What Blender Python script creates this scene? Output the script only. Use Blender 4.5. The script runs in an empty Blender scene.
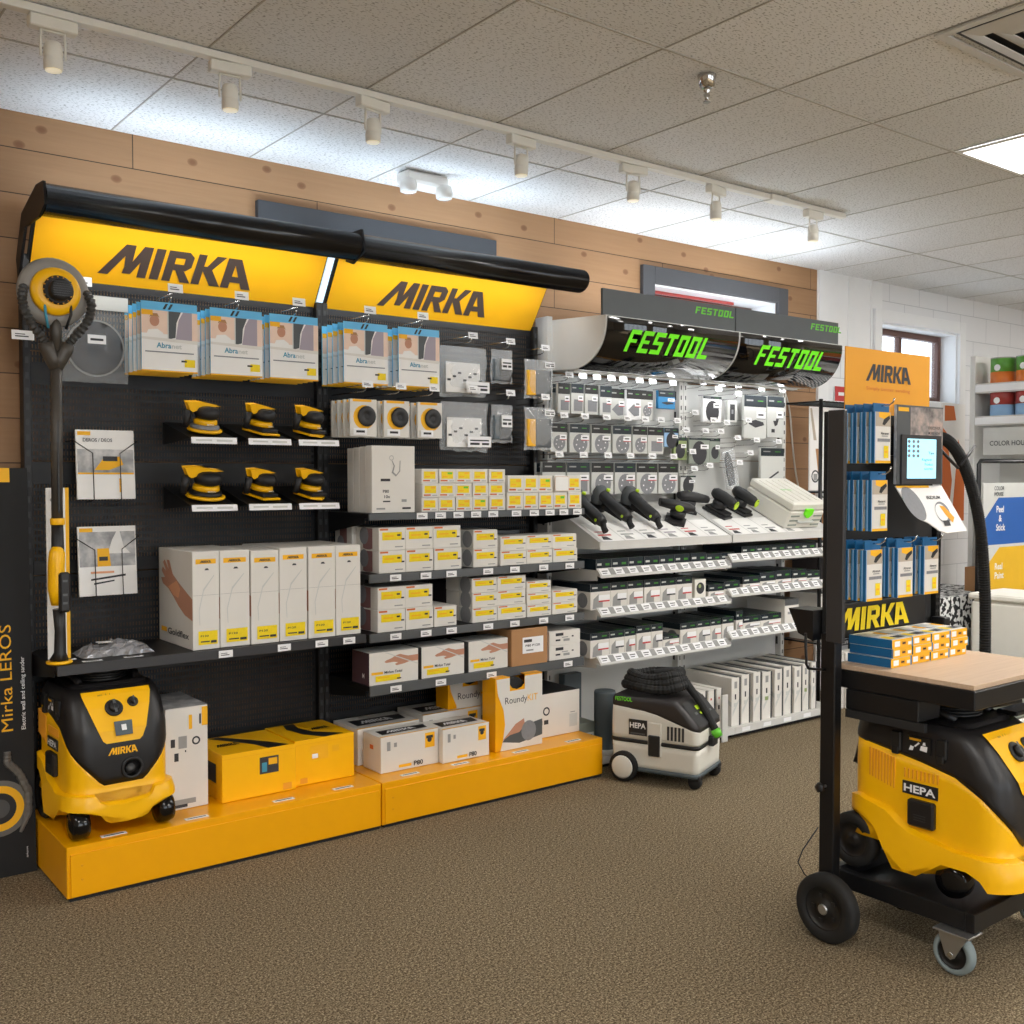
import bpy, math, random
from mathutils import Vector, Matrix
random.seed(4)
R = math.radians
SC = bpy.context.scene
COL = SC.collection
# ------------------------------------------------------------ camera
F_PX = 1045.0; YAW = R(37.75); PITCH = math.atan(35/1045.0); CAM = Vector((0, 0, 1.5))
FW = Vector((math.sin(YAW)*math.cos(PITCH), math.cos(YAW)*math.cos(PITCH), -math.sin(PITCH)))
RT = Vector((math.cos(YAW), -math.sin(YAW), 0)); UP = RT.cross(FW)
def at(px, py, Y):
    "world point seen at a photo pixel on the vertical plane Y (metres)"
    r = RT*(px-512) + UP*(512-py) + FW*F_PX
    return CAM + r*(Y/r.y)
def ax(px, Y): return at(px, 480, Y).x
def az(px, py, Y): return at(px, py, Y).z
cam = bpy.data.cameras.new('camera'); co = bpy.data.objects.new('camera', cam); COL.objects.link(co)
cam.sensor_width = 36; cam.lens = F_PX/1024*36; cam.clip_start = .05
co.location = CAM; co.rotation_euler = (math.pi/2-PITCH, 0, -YAW); SC.camera = co
# ------------------------------------------------------------ materials
def lin(h):
    h = h.lstrip('#'); c = [int(h[i:i+2], 16)/255 for i in (0, 2, 4)]
    return tuple(x/12.92 if x <= .04045 else ((x+.055)/1.055)**2.4 for x in c) + (1,)
MATS = {}
def mat(name, col, rough=.5, metal=0, var=.06, scale=14, emit=0, bump=0, alpha=1, coat=0, spec=.5):
    m = bpy.data.materials.new(name); m.use_nodes = True; nt = m.node_tree; b = nt.nodes['Principled BSDF']
    c = lin(col); b.inputs['Base Color'].default_value = c; b.inputs['Roughness'].default_value = rough
    b.inputs['Metallic'].default_value = metal; b.inputs['Specular IOR Level'].default_value = spec
    if coat: b.inputs['Coat Weight'].default_value = coat
    if alpha < 1: b.inputs['Alpha'].default_value = alpha
    if emit:
        b.inputs['Emission Color'].default_value = c; b.inputs['Emission Strength'].default_value = emit
    tc = nt.nodes.new('ShaderNodeTexCoord'); n = nt.nodes.new('ShaderNodeTexNoise'); n.inputs['Scale'].default_value = scale
    nt.links.new(tc.outputs['Object'], n.inputs['Vector'])
    if var:
        mx = nt.nodes.new('ShaderNodeMix'); mx.data_type = 'RGBA'
        mx.inputs[6].default_value = tuple(x*(1-var) for x in c[:3])+(1,); mx.inputs[7].default_value = tuple(min(1, x*(1+var)) for x in c[:3])+(1,)
        nt.links.new(n.outputs['Fac'], mx.inputs[0]); nt.links.new(mx.outputs[2], b.inputs['Base Color'])
    if bump:
        bp = nt.nodes.new('ShaderNodeBump'); bp.inputs['Strength'].default_value = bump; bp.inputs['Distance'].default_value = .004
        nt.links.new(n.outputs['Fac'], bp.inputs['Height']); nt.links.new(bp.outputs['Normal'], b.inputs['Normal'])
    MATS[name] = m; return m
for a in [
 ('yellow', '#f5ab00', .3, 0, .03), ('yellow_sign', '#f7b500', .6, 0, .02), ('yellow_label', '#f3d400', .6, 0, .10, 90),
 ('yellow_plastic', '#fdbd00', .36, 0, .03), ('orange_card', '#e8a024', .7, 0, .03), ('amber_label', '#f6b60c', .6, 0, .05),
 ('black', '#141415', .45, 0, .1), ('black_gloss', '#0c0c0e', .12, 0, .05), ('black_matte', '#1b1b1c', .8, 0, .1),
 ('black_metal', '#1a1a1c', .38, .3, .1), ('panel_black', '#0e0e10', .45, .1, .1), ('tool_black', '#1c1c1e', .5, 0, .12),
 ('rubber', '#161616', .75, 0, .1), ('vac_black', '#191718', .42, 0, .06), ('grey_post', '#3a3a3c', .4, .2, .05),
 ('brown_letter', '#453730', .7, 0, .04), ('grey_board', '#3b3c3f', .7, 0, .06), ('charcoal', '#505456', .6, 0, .06),
 ('white_carton', '#e0dcd5', .6, 0, .03), ('white_plastic', '#ebe9e4', .4, 0, .03), ('white_metal', '#d0cfcb', .4, 0, .03),
 ('paper', '#efedea', .7, 0, .03), ('tag_white', '#f1f1f2', .5, 0, .02), ('grey_print', '#9a9a98', .7, 0, .08, 60),
 ('grey_disc', '#85868a', .7, 0, .12, 80), ('dark_print', '#36363a', .7, 0, .1, 60), ('pale_grey', '#c9cac6', .6, 0, .05),
 ('skin', '#c08a70', .7, 0, .1), ('skin_light', '#ecd0bd', .7, 0, .1), ('lilac', '#a79da8', .7, 0, .05),
 ('mauve', '#87605f', .7, 0, .08), ('plum', '#4d3640', .7, 0, .08), ('kraft', '#b08358', .75, 0, .06),
 ('sky_blue', '#62bbea', .45, 0, .06), ('deep_blue', '#0c5f93', .45, 0, .06), ('mid_blue', '#2b7fb5', .45, 0, .06),
 ('pale_blue', '#8fb6dc', .5, 0, .06), ('teal_text', '#3f93b0', .6, 0, 0),
 ('green', '#7dff22', .5, 0, .03), ('lime', '#b4d820', .45, 0, .04), ('leaf_green', '#62c22a', .5, 0, .04),
 ('navy', '#16222b', .4, 0, .08), ('red', '#c23a3a', .6, 0, .05), ('ct_white', '#dfdcd2', .4, 0, .03), ('ct_dark', '#2a2626', .5, 0, .05),
 ('steel', '#b9babb', .28, .9, .05), ('chrome', '#c8c8c8', .15, 1, .03), ('grey_rubber', '#7e8a8c', .6, 0, .05),
 ('hose_grey', '#6a6762', .5, .1, .05), ('pole_grey', '#4b4640', .4, .2, .05), ('dark_grey', '#4c4c4c', .6, 0, .1),
 ('rail_grey', '#5c5f61', .35, .2, .05), ('slate', '#4f5a60', .5, 0, .06), ('sage', '#8e968c', .6, 0, .06),
 ('trim_white', '#eeeff0', .5, 0, .02), ('window_brown', '#5f4038', .5, 0, .1), ('frame_grey', '#48484b', .6, 0, .05),
 ('blue_paper', '#255ba6', .6, 0, .04), ('gold_paper', '#e0b020', .6, 0, .04), ('rust_paper', '#d06a28', .6, 0, .04),
 ('light_fixture', '#f4f4f2', .5, 0, .02), ('beige_plastic', '#e9e6dc', .5, 0, .03), ('olive', '#8fa068', .5, 0, .05),
 ('can_green', '#5a9a3a', .4, 0, .15, 30), ('can_orange', '#e07a30', .4, 0, .1, 30), ('can_red', '#a03a34', .4, 0, .15, 30),
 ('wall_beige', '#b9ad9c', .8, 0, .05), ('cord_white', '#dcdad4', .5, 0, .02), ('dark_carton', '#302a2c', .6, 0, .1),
 ('peach_print', '#e0a078', .7, 0, .08),
]:
    mat(*a)
mat('lit_tablet', '#9fdcec', .3, emit=.9, var=.08, scale=20)
mat('lit_white', '#ffffff', .5, emit=6, var=0)
mat('lit_strip', '#eef6ff', .5, emit=5, var=0)
mat('strut_glow', '#cfe2f2', .5, emit=.7, var=0)
mat('lit_lamp', '#fff1cf', .4, emit=.4, var=0)
mat('clear_film', '#eef2f6', .1, var=.1, scale=25, bump=1, alpha=.24)
mat('cloudy_bag', '#dfe2e4', .15, var=.25, scale=30, bump=1, alpha=.14)
mat('grid_edge_shadow', '#bab7b0', .8, var=.05)
mat('box_green', '#3f8a2c', .5, var=.03)
mat('brush_grey', '#8a8680', .5, var=.06)
mat('hose_dark', '#3c3c3b', .45, var=.1)
mat('silver_bag', '#9fa0a4', .22, metal=.4, var=.3, scale=22, bump=1)
mat('canopy_gloss', '#0a0b0e', .06, var=0, coat=.6)
mat('canopy_black', '#111113', .22, var=.05)
mat('glass', '#f2f6fa', .03, var=0, alpha=.12)
def nodes(name):
    m = bpy.data.materials.new(name); m.use_nodes = True; MATS[name] = m
    return m, m.node_tree, m.node_tree.nodes['Principled BSDF']
def math_(nt, op, a, b=None):
    n = nt.nodes.new('ShaderNodeMath'); n.operation = op
    for i, v in enumerate((a, b)):
        if v is None: continue
        if isinstance(v, (int, float)): n.inputs[i].default_value = v
        else: nt.links.new(v, n.inputs[i])
    return n.outputs[0]
def mixc(nt, f, a, b):
    n = nt.nodes.new('ShaderNodeMix'); n.data_type = 'RGBA'
    for i, v in ((0, f), (6, a), (7, b)):
        if isinstance(v, (int, float, tuple)): n.inputs[i].default_value = v
        else: nt.links.new(v, n.inputs[i])
    return n.outputs[2]
def xyz(nt):
    tc = nt.nodes.new('ShaderNodeTexCoord'); s = nt.nodes.new('ShaderNodeSeparateXYZ'); nt.links.new(tc.outputs['Object'], s.inputs[0]); return tc, s
def comb(nt, x, y, z=0):
    n = nt.nodes.new('ShaderNodeCombineXYZ')
    for i, v in enumerate((x, y, z)):
        if isinstance(v, (int, float)): n.inputs[i].default_value = v
        else: nt.links.new(v, n.inputs[i])
    return n.outputs[0]
def noise(nt, vec, scale, detail=2, rough=.5):
    n = nt.nodes.new('ShaderNodeTexNoise'); n.inputs['Scale'].default_value = scale; n.inputs['Detail'].default_value = detail
    n.inputs['Roughness'].default_value = rough; nt.links.new(vec, n.inputs['Vector']); return n.outputs['Fac']
def ramp(nt, f, stops):
    n = nt.nodes.new('ShaderNodeValToRGB'); e = n.color_ramp.elements
    while len(e) < len(stops): e.new(.5)
    for k, (p, c) in zip(e, stops): k.position = p; k.color = c if isinstance(c, tuple) else (c, c, c, 1)
    nt.links.new(f, n.inputs[0]); return n.outputs[0]
def bump(nt, b, h, s, d=.005):
    n = nt.nodes.new('ShaderNodeBump'); n.inputs['Strength'].default_value = s; n.inputs['Distance'].default_value = d
    nt.links.new(h, n.inputs['Height']); nt.links.new(n.outputs['Normal'], b.inputs['Normal'])
# carpet
m, nt, b = nodes('carpet'); tc, s = xyz(nt)
n1 = noise(nt, tc.outputs['Object'], 190, 2, .6); n2 = noise(nt, tc.outputs['Object'], 95, 3, .7); n3 = noise(nt, tc.outputs['Object'], 1.2)
f = math_(nt, 'ADD', math_(nt, 'MULTIPLY', n1, .5), math_(nt, 'MULTIPLY', n2, .5))
c = ramp(nt, f, [(.38, lin('#4b4031')), (.46, lin('#6f614c')), (.54, lin('#8f8068')), (.64, lin('#bfb092'))])
c = mixc(nt, math_(nt, 'MULTIPLY', n3, .22), c, lin('#57493a'))
nt.links.new(c, b.inputs['Base Color']); b.inputs['Roughness'].default_value = 1; b.inputs['Specular IOR Level'].default_value = .1
bump(nt, b, f, .8, .01)
# pine boards
m, nt, b = nodes('pine_boards'); tc, s = xyz(nt)
br = nt.nodes.new('ShaderNodeTexBrick'); br.offset = .37; br.inputs['Scale'].default_value = 1
br.inputs['Brick Width'].default_value = 2.3; br.inputs['Row Height'].default_value = .176; br.inputs['Mortar Size'].default_value = .0022
br.inputs['Color1'].default_value = (.2, .2, .2, 1); br.inputs['Color2'].default_value = (.8, .8, .8, 1); br.inputs['Mortar'].default_value = (0, 0, 0, 1)
br.inputs['Mortar Smooth'].default_value = .2
nt.links.new(comb(nt, s.outputs[0], math_(nt, 'ADD', s.outputs[2], .0285)), br.inputs['Vector'])
gr = noise(nt, comb(nt, math_(nt, 'MULTIPLY', s.outputs[0], 1.2), 0, math_(nt, 'MULTIPLY', s.outputs[2], 22)), 2.5, 4, .6)
bc = nt.nodes.new('ShaderNodeSeparateColor'); nt.links.new(br.outputs['Color'], bc.inputs[0])
c = mixc(nt, gr, lin('#83603f'), lin('#a27c58'))
c = mixc(nt, math_(nt, 'MULTIPLY', bc.outputs[0], .55), c, lin('#b98e66'))
vo = nt.nodes.new('ShaderNodeTexVoronoi'); vo.voronoi_dimensions = '2D'; vo.inputs['Scale'].default_value = 3.0; vo.inputs['Randomness'].default_value = 1
nt.links.new(comb(nt, s.outputs[0], math_(nt, 'MULTIPLY', s.outputs[2], 1.4)), vo.inputs['Vector'])
kn = ramp(nt, vo.outputs['Distance'], [(.03, 1.0), (.06, .7), (.075, 0.0)])
c = mixc(nt, math_(nt, 'MULTIPLY', kn, .75), c, lin('#6e4426'))
c = mixc(nt, br.outputs['Fac'], c, lin('#3b2716'))
nt.links.new(c, b.inputs['Base Color']); b.inputs['Roughness'].default_value = .6
bump(nt, b, math_(nt, 'SUBTRACT', 1, br.outputs['Fac']), .6, .004)
# painted blocks
m, nt, b = nodes('painted_blocks'); tc, s = xyz(nt)
br = nt.nodes.new('ShaderNodeTexBrick'); br.offset = .5; br.inputs['Scale'].default_value = 1
br.inputs['Brick Width'].default_value = .4; br.inputs['Row Height'].default_value = .2; br.inputs['Mortar Size'].default_value = .004; br.inputs['Mortar Smooth'].default_value = .6
nt.links.new(comb(nt, s.outputs[0], s.outputs[2]), br.inputs['Vector'])
c = mixc(nt, br.outputs['Fac'], lin('#e9eaec'), lin('#c9cbcf'))
nt.links.new(c, b.inputs['Base Color']); b.inputs['Roughness'].default_value = .55
bump(nt, b, math_(nt, 'ADD', math_(nt, 'SUBTRACT', 1, br.outputs['Fac']), math_(nt, 'MULTIPLY', noise(nt, tc.outputs['Object'], 40), .15)), .5, .006)
# ceiling tile with pinholes and fissures
m, nt, b = nodes('ceiling_tile'); tc, s = xyz(nt)
sc_ = comb(nt, math_(nt, 'MULTIPLY', s.outputs[0], 1.0), math_(nt, 'MULTIPLY', s.outputs[1], 2.2))
fz = noise(nt, sc_, 72, 1.5, .5)
hole = ramp(nt, fz, [(.37, 1.0), (.405, 0.0)])
tv = nt.nodes.new('ShaderNodeTexWhiteNoise'); tv.noise_dimensions = '2D'
nt.links.new(comb(nt, math_(nt, 'FLOOR', math_(nt, 'DIVIDE', math_(nt, 'SUBTRACT', s.outputs[0], .157), .602)), math_(nt, 'FLOOR', math_(nt, 'DIVIDE', math_(nt, 'SUBTRACT', s.outputs[1], 2.48), 1.26))), tv.inputs['Vector'])
c = mixc(nt, tv.outputs['Value'], lin('#e3e4e4'), lin('#eff0f1'))
c = mixc(nt, math_(nt, 'MULTIPLY', hole, .55), c, lin('#5a564e'))
nt.links.new(c, b.inputs['Base Color']); b.inputs['Roughness'].default_value = .9
bump(nt, b, math_(nt, 'SUBTRACT', 1, hole), .4, .004)
# slotted / perforated metal: the holes are real openings
def perf(name, col, px, pz, hx, hz, rough=.5, rows=None):
    m, nt, b = nodes(name); tc, s = xyz(nt)
    fx = math_(nt, 'FRACT', math_(nt, 'DIVIDE', s.outputs[0], px)); fz = math_(nt, 'FRACT', math_(nt, 'DIVIDE', s.outputs[2], pz))
    h = math_(nt, 'MULTIPLY', math_(nt, 'LESS_THAN', fx, hx), math_(nt, 'LESS_THAN', fz, hz))
    if rows:
        fr = math_(nt, 'FRACT', math_(nt, 'DIVIDE', s.outputs[2], rows[0])); h = math_(nt, 'MULTIPLY', h, math_(nt, 'LESS_THAN', fr, rows[1]))
    b.inputs['Base Color'].default_value = lin(col); b.inputs['Roughness'].default_value = rough; b.inputs['Metallic'].default_value = .1
    nt.links.new(math_(nt, 'SUBTRACT', 1, h), b.inputs['Alpha'])
perf('slotted_black', '#111113', .0125, .026, .42, .62, rows=(.39, .8))
perf('perforated_white', '#cfcfcc', .0125, .0125, .4, .4)
# light laminate worktop
m, nt, b = nodes('worktop_wood'); tc, s = xyz(nt)
g = noise(nt, comb(nt, math_(nt, 'MULTIPLY', s.outputs[0], .6), math_(nt, 'MULTIPLY', s.outputs[1], 14)), 6, 4, .6)
nt.links.new(mixc(nt, g, lin('#b89a7e'), lin('#d9c0a6')), b.inputs['Base Color']); b.inputs['Roughness'].default_value = .45
# black and white scribble cloth
m, nt, b = nodes('scribble_cloth'); tc, s = xyz(nt)
nt.links.new(ramp(nt, noise(nt, tc.outputs['Object'], 26, 1.5, .5), [(.48, lin('#e6e6e4')), (.52, lin('#1a1a1c'))]), b.inputs['Base Color']); b.inputs['Roughness'].default_value = .8
# abrasive faces and photo prints
m, nt, b = nodes('photo_grey'); tc, s = xyz(nt)
nt.links.new(ramp(nt, noise(nt, tc.outputs['Object'], 14, 3, .6), [(.3, lin('#77787b')), (.5, lin('#a9a9aa')), (.7, lin('#d6d4d2'))]), b.inputs['Base Color'])
m, nt, b = nodes('photo_hands'); tc, s = xyz(nt)
nt.links.new(ramp(nt, noise(nt, tc.outputs['Object'], 18, 3, .6), [(.3, lin('#55504f')), (.48, lin('#98908c')), (.62, lin('#c2a79c')), (.75, lin('#b9b9b9'))]), b.inputs['Base Color'])
# ------------------------------------------------------------ text and logo outlines (drawn as flat polygons)
_tc = {}
def text2d(s, bold=0):
    k = (s, bold)
    if k not in _tc:
        cu = bpy.data.curves.new('t', 'FONT'); cu.body = s; cu.offset = bold; cu.resolution_u = 3
        o = bpy.data.objects.new('t', cu); me = bpy.data.meshes.new_from_object(o)
        vs = [(v.co.x, v.co.y) for v in me.vertices]; fs = [tuple(p.vertices) for p in me.polygons]
        bpy.data.objects.remove(o); bpy.data.meshes.remove(me); bpy.data.curves.remove(cu)
        x0 = min(v[0] for v in vs); x1 = max(v[0] for v in vs)
        _tc[k] = ([(v[0]-x0, v[1]) for v in vs], fs, x1-x0)
    return _tc[k]
def shear(polys, k): return [[(x+k*y, y) for x, y in p] for p in polys]
def r_(x0, y0, x1, y1): return [(x0, y0), (x1, y0), (x1, y1), (x0, y1)]
def off(polys, dx): return [[(x+dx, y) for x, y in p] for p in polys]
LM = [[(-.30, 0), (.28, 1), (.52, 1), (.20, 0)][:2]+[(.54, 1), (-.02, 0)], [(.28, 1), (.56, 1), (.58, .3), (.38, .3)], [(.38, .3), (.58, .3), (.58, .08), (.36, .08)],
      [(.80, 1), (1.06, 1), (.60, .08), (.40, .08)], r_(.80, 0, 1.06, 1)]
LI = [r_(0, 0, .27, 1)]
LR = [r_(0, 0, .25, 1), r_(.25, .78, .62, 1), [(.62, 1), (.78, .86), (.78, .52), (.62, .38), (.53, .38), (.53, 1)], r_(.25, .38, .62, .58), [(.32, .38), (.58, .38), (.86, 0), (.56, 0)]]
LK = [r_(0, 0, .25, 1), [(.25, .44), (.56, 1), (.86, 1), (.46, .44)], [(.25, .62), (.46, .62), (.90, 0), (.58, 0), (.25, .46)]]
LA = [[(.04, 1), (.32, 1), (.30, 0), (.04, 0)], [(.20, 1), (.46, 1), (1.02, 0), (.72, 0)], r_(.10, .20, .70, .40)]
MIRKA = shear(LM + off(LI, 1.16) + off(LR, 1.53) + off(LK, 2.42) + off(LA, 3.30), .10); MIRKA_W = 4.5
def seg(s, w=.62, t=.2):
    P = {'a': r_(0, 1-t, w, 1), 'b': r_(w-t, .5, w, 1), 'c': r_(w-t, 0, w, .5), 'd': r_(0, 0, w, t), 'e': r_(0, 0, t, .5), 'f': r_(0, .5, t, 1), 'g': r_(0, .42, w, .58), 'h': r_(0, .42, w*.85, .58),
         't': r_(w/2-t/2, 0, w/2+t/2, 1)}
    return [P[k] for k in s]
FEST = []
for i, k in enumerate(('afeh', 'afedh', 'afgcd', 'at', 'abcdef', 'abcdef', 'fed')): FEST += off(seg(k), i*.76)
FESTOOL = shear(FEST, .18); FESTOOL_W = 5.35
# ------------------------------------------------------------ mesh builder
class G:
    def __init__(s): s.v = []; s.f = []; s.m = []; s.s = []; s.names = []
    def mi(s, name):
        if name not in s.names: s.names.append(name)
        return s.names.index(name)
    def add(s, vs, fs, mt, smooth=False):
        o = len(s.v); s.v += [tuple(v) for v in vs]; k = s.mi(mt)
        for f in fs: s.f.append(tuple(i+o for i in f)); s.m.append(k); s.s.append(smooth)
        return s
    def box(s, x0, x1, y0, y1, z0, z1, mt, b=0):
        if b and min(x1-x0, y1-y0, z1-z0) > 2.2*b:
            vs = []; fs = []
            # chamfered box: 24 vertices
            idx = {}
            for sx in (0, 1):
                for sy in (0, 1):
                    for sz in (0, 1):
                        X, Y, Z = (x0, x1)[sx], (y0, y1)[sy], (z0, z1)[sz]
                        dx, dy, dz = b*(1-2*sx), b*(1-2*sy), b*(1-2*sz)
                        for a, p in (('x', (X, Y+dy, Z+dz)), ('y', (X+dx, Y, Z+dz)), ('z', (X+dx, Y+dy, Z))):
                            idx[(sx, sy, sz, a)] = len(vs); vs.append(p)
            I = lambda *k: idx[k]
            for q in (0, 1):
                fs.append((I(q, 0, 0, 'x'), I(q, 1, 0, 'x'), I(q, 1, 1, 'x'), I(q, 0, 1, 'x')))
                fs.append((I(0, q, 0, 'y'), I(1, q, 0, 'y'), I(1, q, 1, 'y'), I(0, q, 1, 'y')))
                fs.append((I(0, 0, q, 'z'), I(1, 0, q, 'z'), I(1, 1, q, 'z'), I(0, 1, q, 'z')))
            for a in (0, 1):
                for c in (0, 1):
                    fs.append((I(a, c, 0, 'x'), I(a, c, 1, 'x'), I(a, c, 1, 'y'), I(a, c, 0, 'y')))
                    fs.append((I(a, 0, c, 'x'), I(a, 1, c, 'x'), I(a, 1, c, 'z'), I(a, 0, c, 'z')))
                    fs.append((I(0, a, c, 'y'), I(1, a, c, 'y'), I(1, a, c, 'z'), I(0, a, c, 'z')))
                    for e in (0, 1): fs.append((I(a, c, e, 'x'), I(a, c, e, 'y'), I(a, c, e, 'z')))
            return s.add(vs, fs, mt)
        vs = [(x, y, z) for z in (z0, z1) for y in (y0, y1) for x in (x0, x1)]
        return s.add(vs, [(0, 2, 3, 1), (4, 5, 7, 6), (0, 1, 5, 4), (2, 6, 7, 3), (0, 4, 6, 2), (1, 3, 7, 5)], mt)
    def quad(s, a, b, c, d, mt): return s.add([a, b, c, d], [(0, 1, 2, 3)], mt)
    def flat(s, polys, O, U, V, mt):
        "2-D polygons laid on a plane: O origin, U and V axes already scaled"
        O, U, V = Vector(O), Vector(U), Vector(V)
        n = U.cross(V).normalized()*.00005
        for i, p in enumerate(polys): s.add([O+U*x+V*y+n*i for x, y in p], [tuple(range(len(p)))], mt)
        return s
    def text(s, t, O, U, V, h, mt, bold=0, w=None, center=False):
        vs, fs, wd = text2d(t, bold); O, U, V = Vector(O), Vector(U).normalized(), Vector(V).normalized()
        k = h/.72; kx = w/wd if w else k
        if center: O = O-U*(wd*kx/2)
        return s.add([O+U*(x*kx)+V*(y*k) for x, y in vs], fs, mt)
    def prism(s, poly, d, mt, axis='y', y0=0, smooth=False):
        "poly in (x,z) extruded along y from y0 to y0+d, or (y,z) along x, or (x,y) along z"
        n = len(poly)
        P = {'y': lambda a, b, c: (a, c, b), 'x': lambda a, b, c: (c, a, b), 'z': lambda a, b, c: (a, b, c)}[axis]
        vs = [P(a, b, y0) for a, b in poly] + [P(a, b, y0+d) for a, b in poly]
        o = len(s.v); s.add(vs, [tuple(range(n)), tuple(range(2*n-1, n-1, -1))], mt)
        k = s.mi(mt)
        for i in range(n):
            j = (i+1) % n; s.f.append((o+i, o+j, o+n+j, o+n+i)); s.m.append(k); s.s.append(smooth)
        return s
    def tube(s, pts, r, mt, seg=10, ribs=0, cap=True, rib=.12):
        "swept circle; r may be a list; ribs>0 gives a corrugated hose"
        P = [Vector(p) for p in pts]
        if not isinstance(r, (list, tuple)): r = [r]*len(P)
        if ribs:
            n = len(P); Q = []; RR = []
            for i in range(n-1):
                for k in range(ribs):
                    t = k/ribs; Q.append(P[i].lerp(P[i+1], t)); RR.append((r[i]*(1-t)+r[i+1]*t)*(1 if k % 2 else 1-rib))
            Q.append(P[-1]); RR.append(r[-1]); P, r = Q, RR
        rings = []; up = None
        for i, p in enumerate(P):
            d = (P[min(i+1, len(P)-1)]-P[max(i-1, 0)]).normalized()
            if up is None: up = Vector((0, 0, 1)) if abs(d.z) < .9 else Vector((1, 0, 0))
            a = d.cross(up).normalized(); up = a.cross(d).normalized()
            rings.append([p+(a*math.cos(2*math.pi*k/seg)+up*math.sin(2*math.pi*k/seg))*r[i] for k in range(seg)])
        return s.rings(rings, mt, cap, smooth=not ribs)
    def rings(s, rings, mt, cap=True, smooth=True):
        n = len(rings[0]); vs = [v for q in rings for v in q]; fs = []
        for i in range(len(rings)-1):
            for k in range(n): fs.append((i*n+k, i*n+(k+1) % n, (i+1)*n+(k+1) % n, (i+1)*n+k))
        o = len(s.v); s.add(vs, fs, mt, smooth)
        if cap:
            k = s.mi(mt)
            for f in (tuple(range(n-1, -1, -1)), tuple((len(rings)-1)*n+i for i in range(n))): s.f.append(tuple(i+o for i in f)); s.m.append(k); s.s.append(False)
        return s
    def lathe(s, prof, mt, c=(0, 0, 0), seg=24, axis='z', sx=1, sy=1, cap=True):
        "prof: (radius, height) pairs turned about an axis through c"
        M = {'z': lambda x, y, h: (x, y, h), 'y': lambda x, y, h: (x, h, y), 'x': lambda x, y, h: (h, x, y)}[axis]
        rg = [[Vector(c)+Vector(M(sx*r*math.cos(2*math.pi*k/seg), sy*r*math.sin(2*math.pi*k/seg), h)) for k in range(seg)] for r, h in prof]
        return s.rings(rg, mt, cap)
    def merge(s, g, M=None):
        o = len(s.v); s.v += [tuple((M @ Vector(v)) if M else v) for v in g.v]
        for f, m_, sm in zip(g.f, g.m, g.s): s.f.append(tuple(i+o for i in f)); s.m.append(s.mi(g.names[m_])); s.s.append(sm)
        return s
    def build(s, name, parent=None, loc=None, rot=None, bevel=0, sub=0, split=0):
        me = bpy.data.meshes.new(name); me.from_pydata(s.v, [], s.f)
        for n in s.names: me.materials.append(MATS[n])
        me.polygons.foreach_set('material_index', s.m); me.polygons.foreach_set('use_smooth', s.s); me.update()
        o = bpy.data.objects.new(name, me); COL.objects.link(o)
        if parent: o.parent = parent
        if loc is not None: o.location = loc
        if rot is not None: o.rotation_euler = rot
        if bevel:
            b = o.modifiers.new('bevel', 'BEVEL'); b.width = bevel; b.segments = 2; b.limit_method = 'ANGLE'; b.angle_limit = R(40)
        if split: o.modifiers.new('split', 'EDGE_SPLIT').split_angle = R(split)
        if sub:
            b = o.modifiers.new('sub', 'SUBSURF'); b.levels = sub; b.render_levels = sub
        return o
def tag(o, label, cat, group=None, kind=None):
    if label: o['label'] = label
    if cat: o['category'] = cat
    if group: o['group'] = group
    if kind: o['kind'] = kind
    return o
def thing(name, label, cat, loc=(0, 0, 0), rz=0, group=None, rx=0, ry=0):
    o = bpy.data.objects.new(name, None); COL.objects.link(o); o.empty_display_size = .05
    o.location = loc; o.rotation_euler = (rx, ry, rz); return tag(o, label, cat, group)
def struct(g, name, **k): return tag(g.build(name, **k), None, None, None, 'structure')
KIDS = {}
def dup(root, loc, label, group=None, rz=None, scale=None):
    "copy a thing with its parts and their sub-parts"
    r = root.copy(); COL.objects.link(r); r.location = loc; r['label'] = label
    if group: r['group'] = group
    if rz is not None: r.rotation_euler = (r.rotation_euler.x, r.rotation_euler.y, rz)
    if scale: r.scale = scale
    allo = [o for o in COL.objects]
    for ch in [o for o in allo if o.parent == root]:
        c = ch.copy(); COL.objects.link(c); c.parent = r
        for gch in [o for o in allo if o.parent == ch]:
            d = gch.copy(); COL.objects.link(d); d.parent = c
    return r
ORD = ['leftmost', 'second from left', 'third from left', 'fourth from left', 'fifth from left', 'sixth from left', 'seventh from left', 'eighth from left', 'ninth from left', 'tenth from left', 'eleventh from left', 'twelfth from left', 'thirteenth from left', 'fourteenth from left']
def frame(w, h, d, yb=0):
    "mapping for prints on box faces; F front (-y), L left (-x), T top"
    return {'F': lambda e: (Vector((0, -e, 0)), Vector((w, 0, 0)), Vector((0, 0, h))),
            'L': lambda e: (Vector((-e, d, 0)), Vector((0, -d, 0)), Vector((0, 0, h))),
            'T': lambda e: (Vector((0, 0, h+e)), Vector((w, 0, 0)), Vector((0, d, 0)))}
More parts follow.
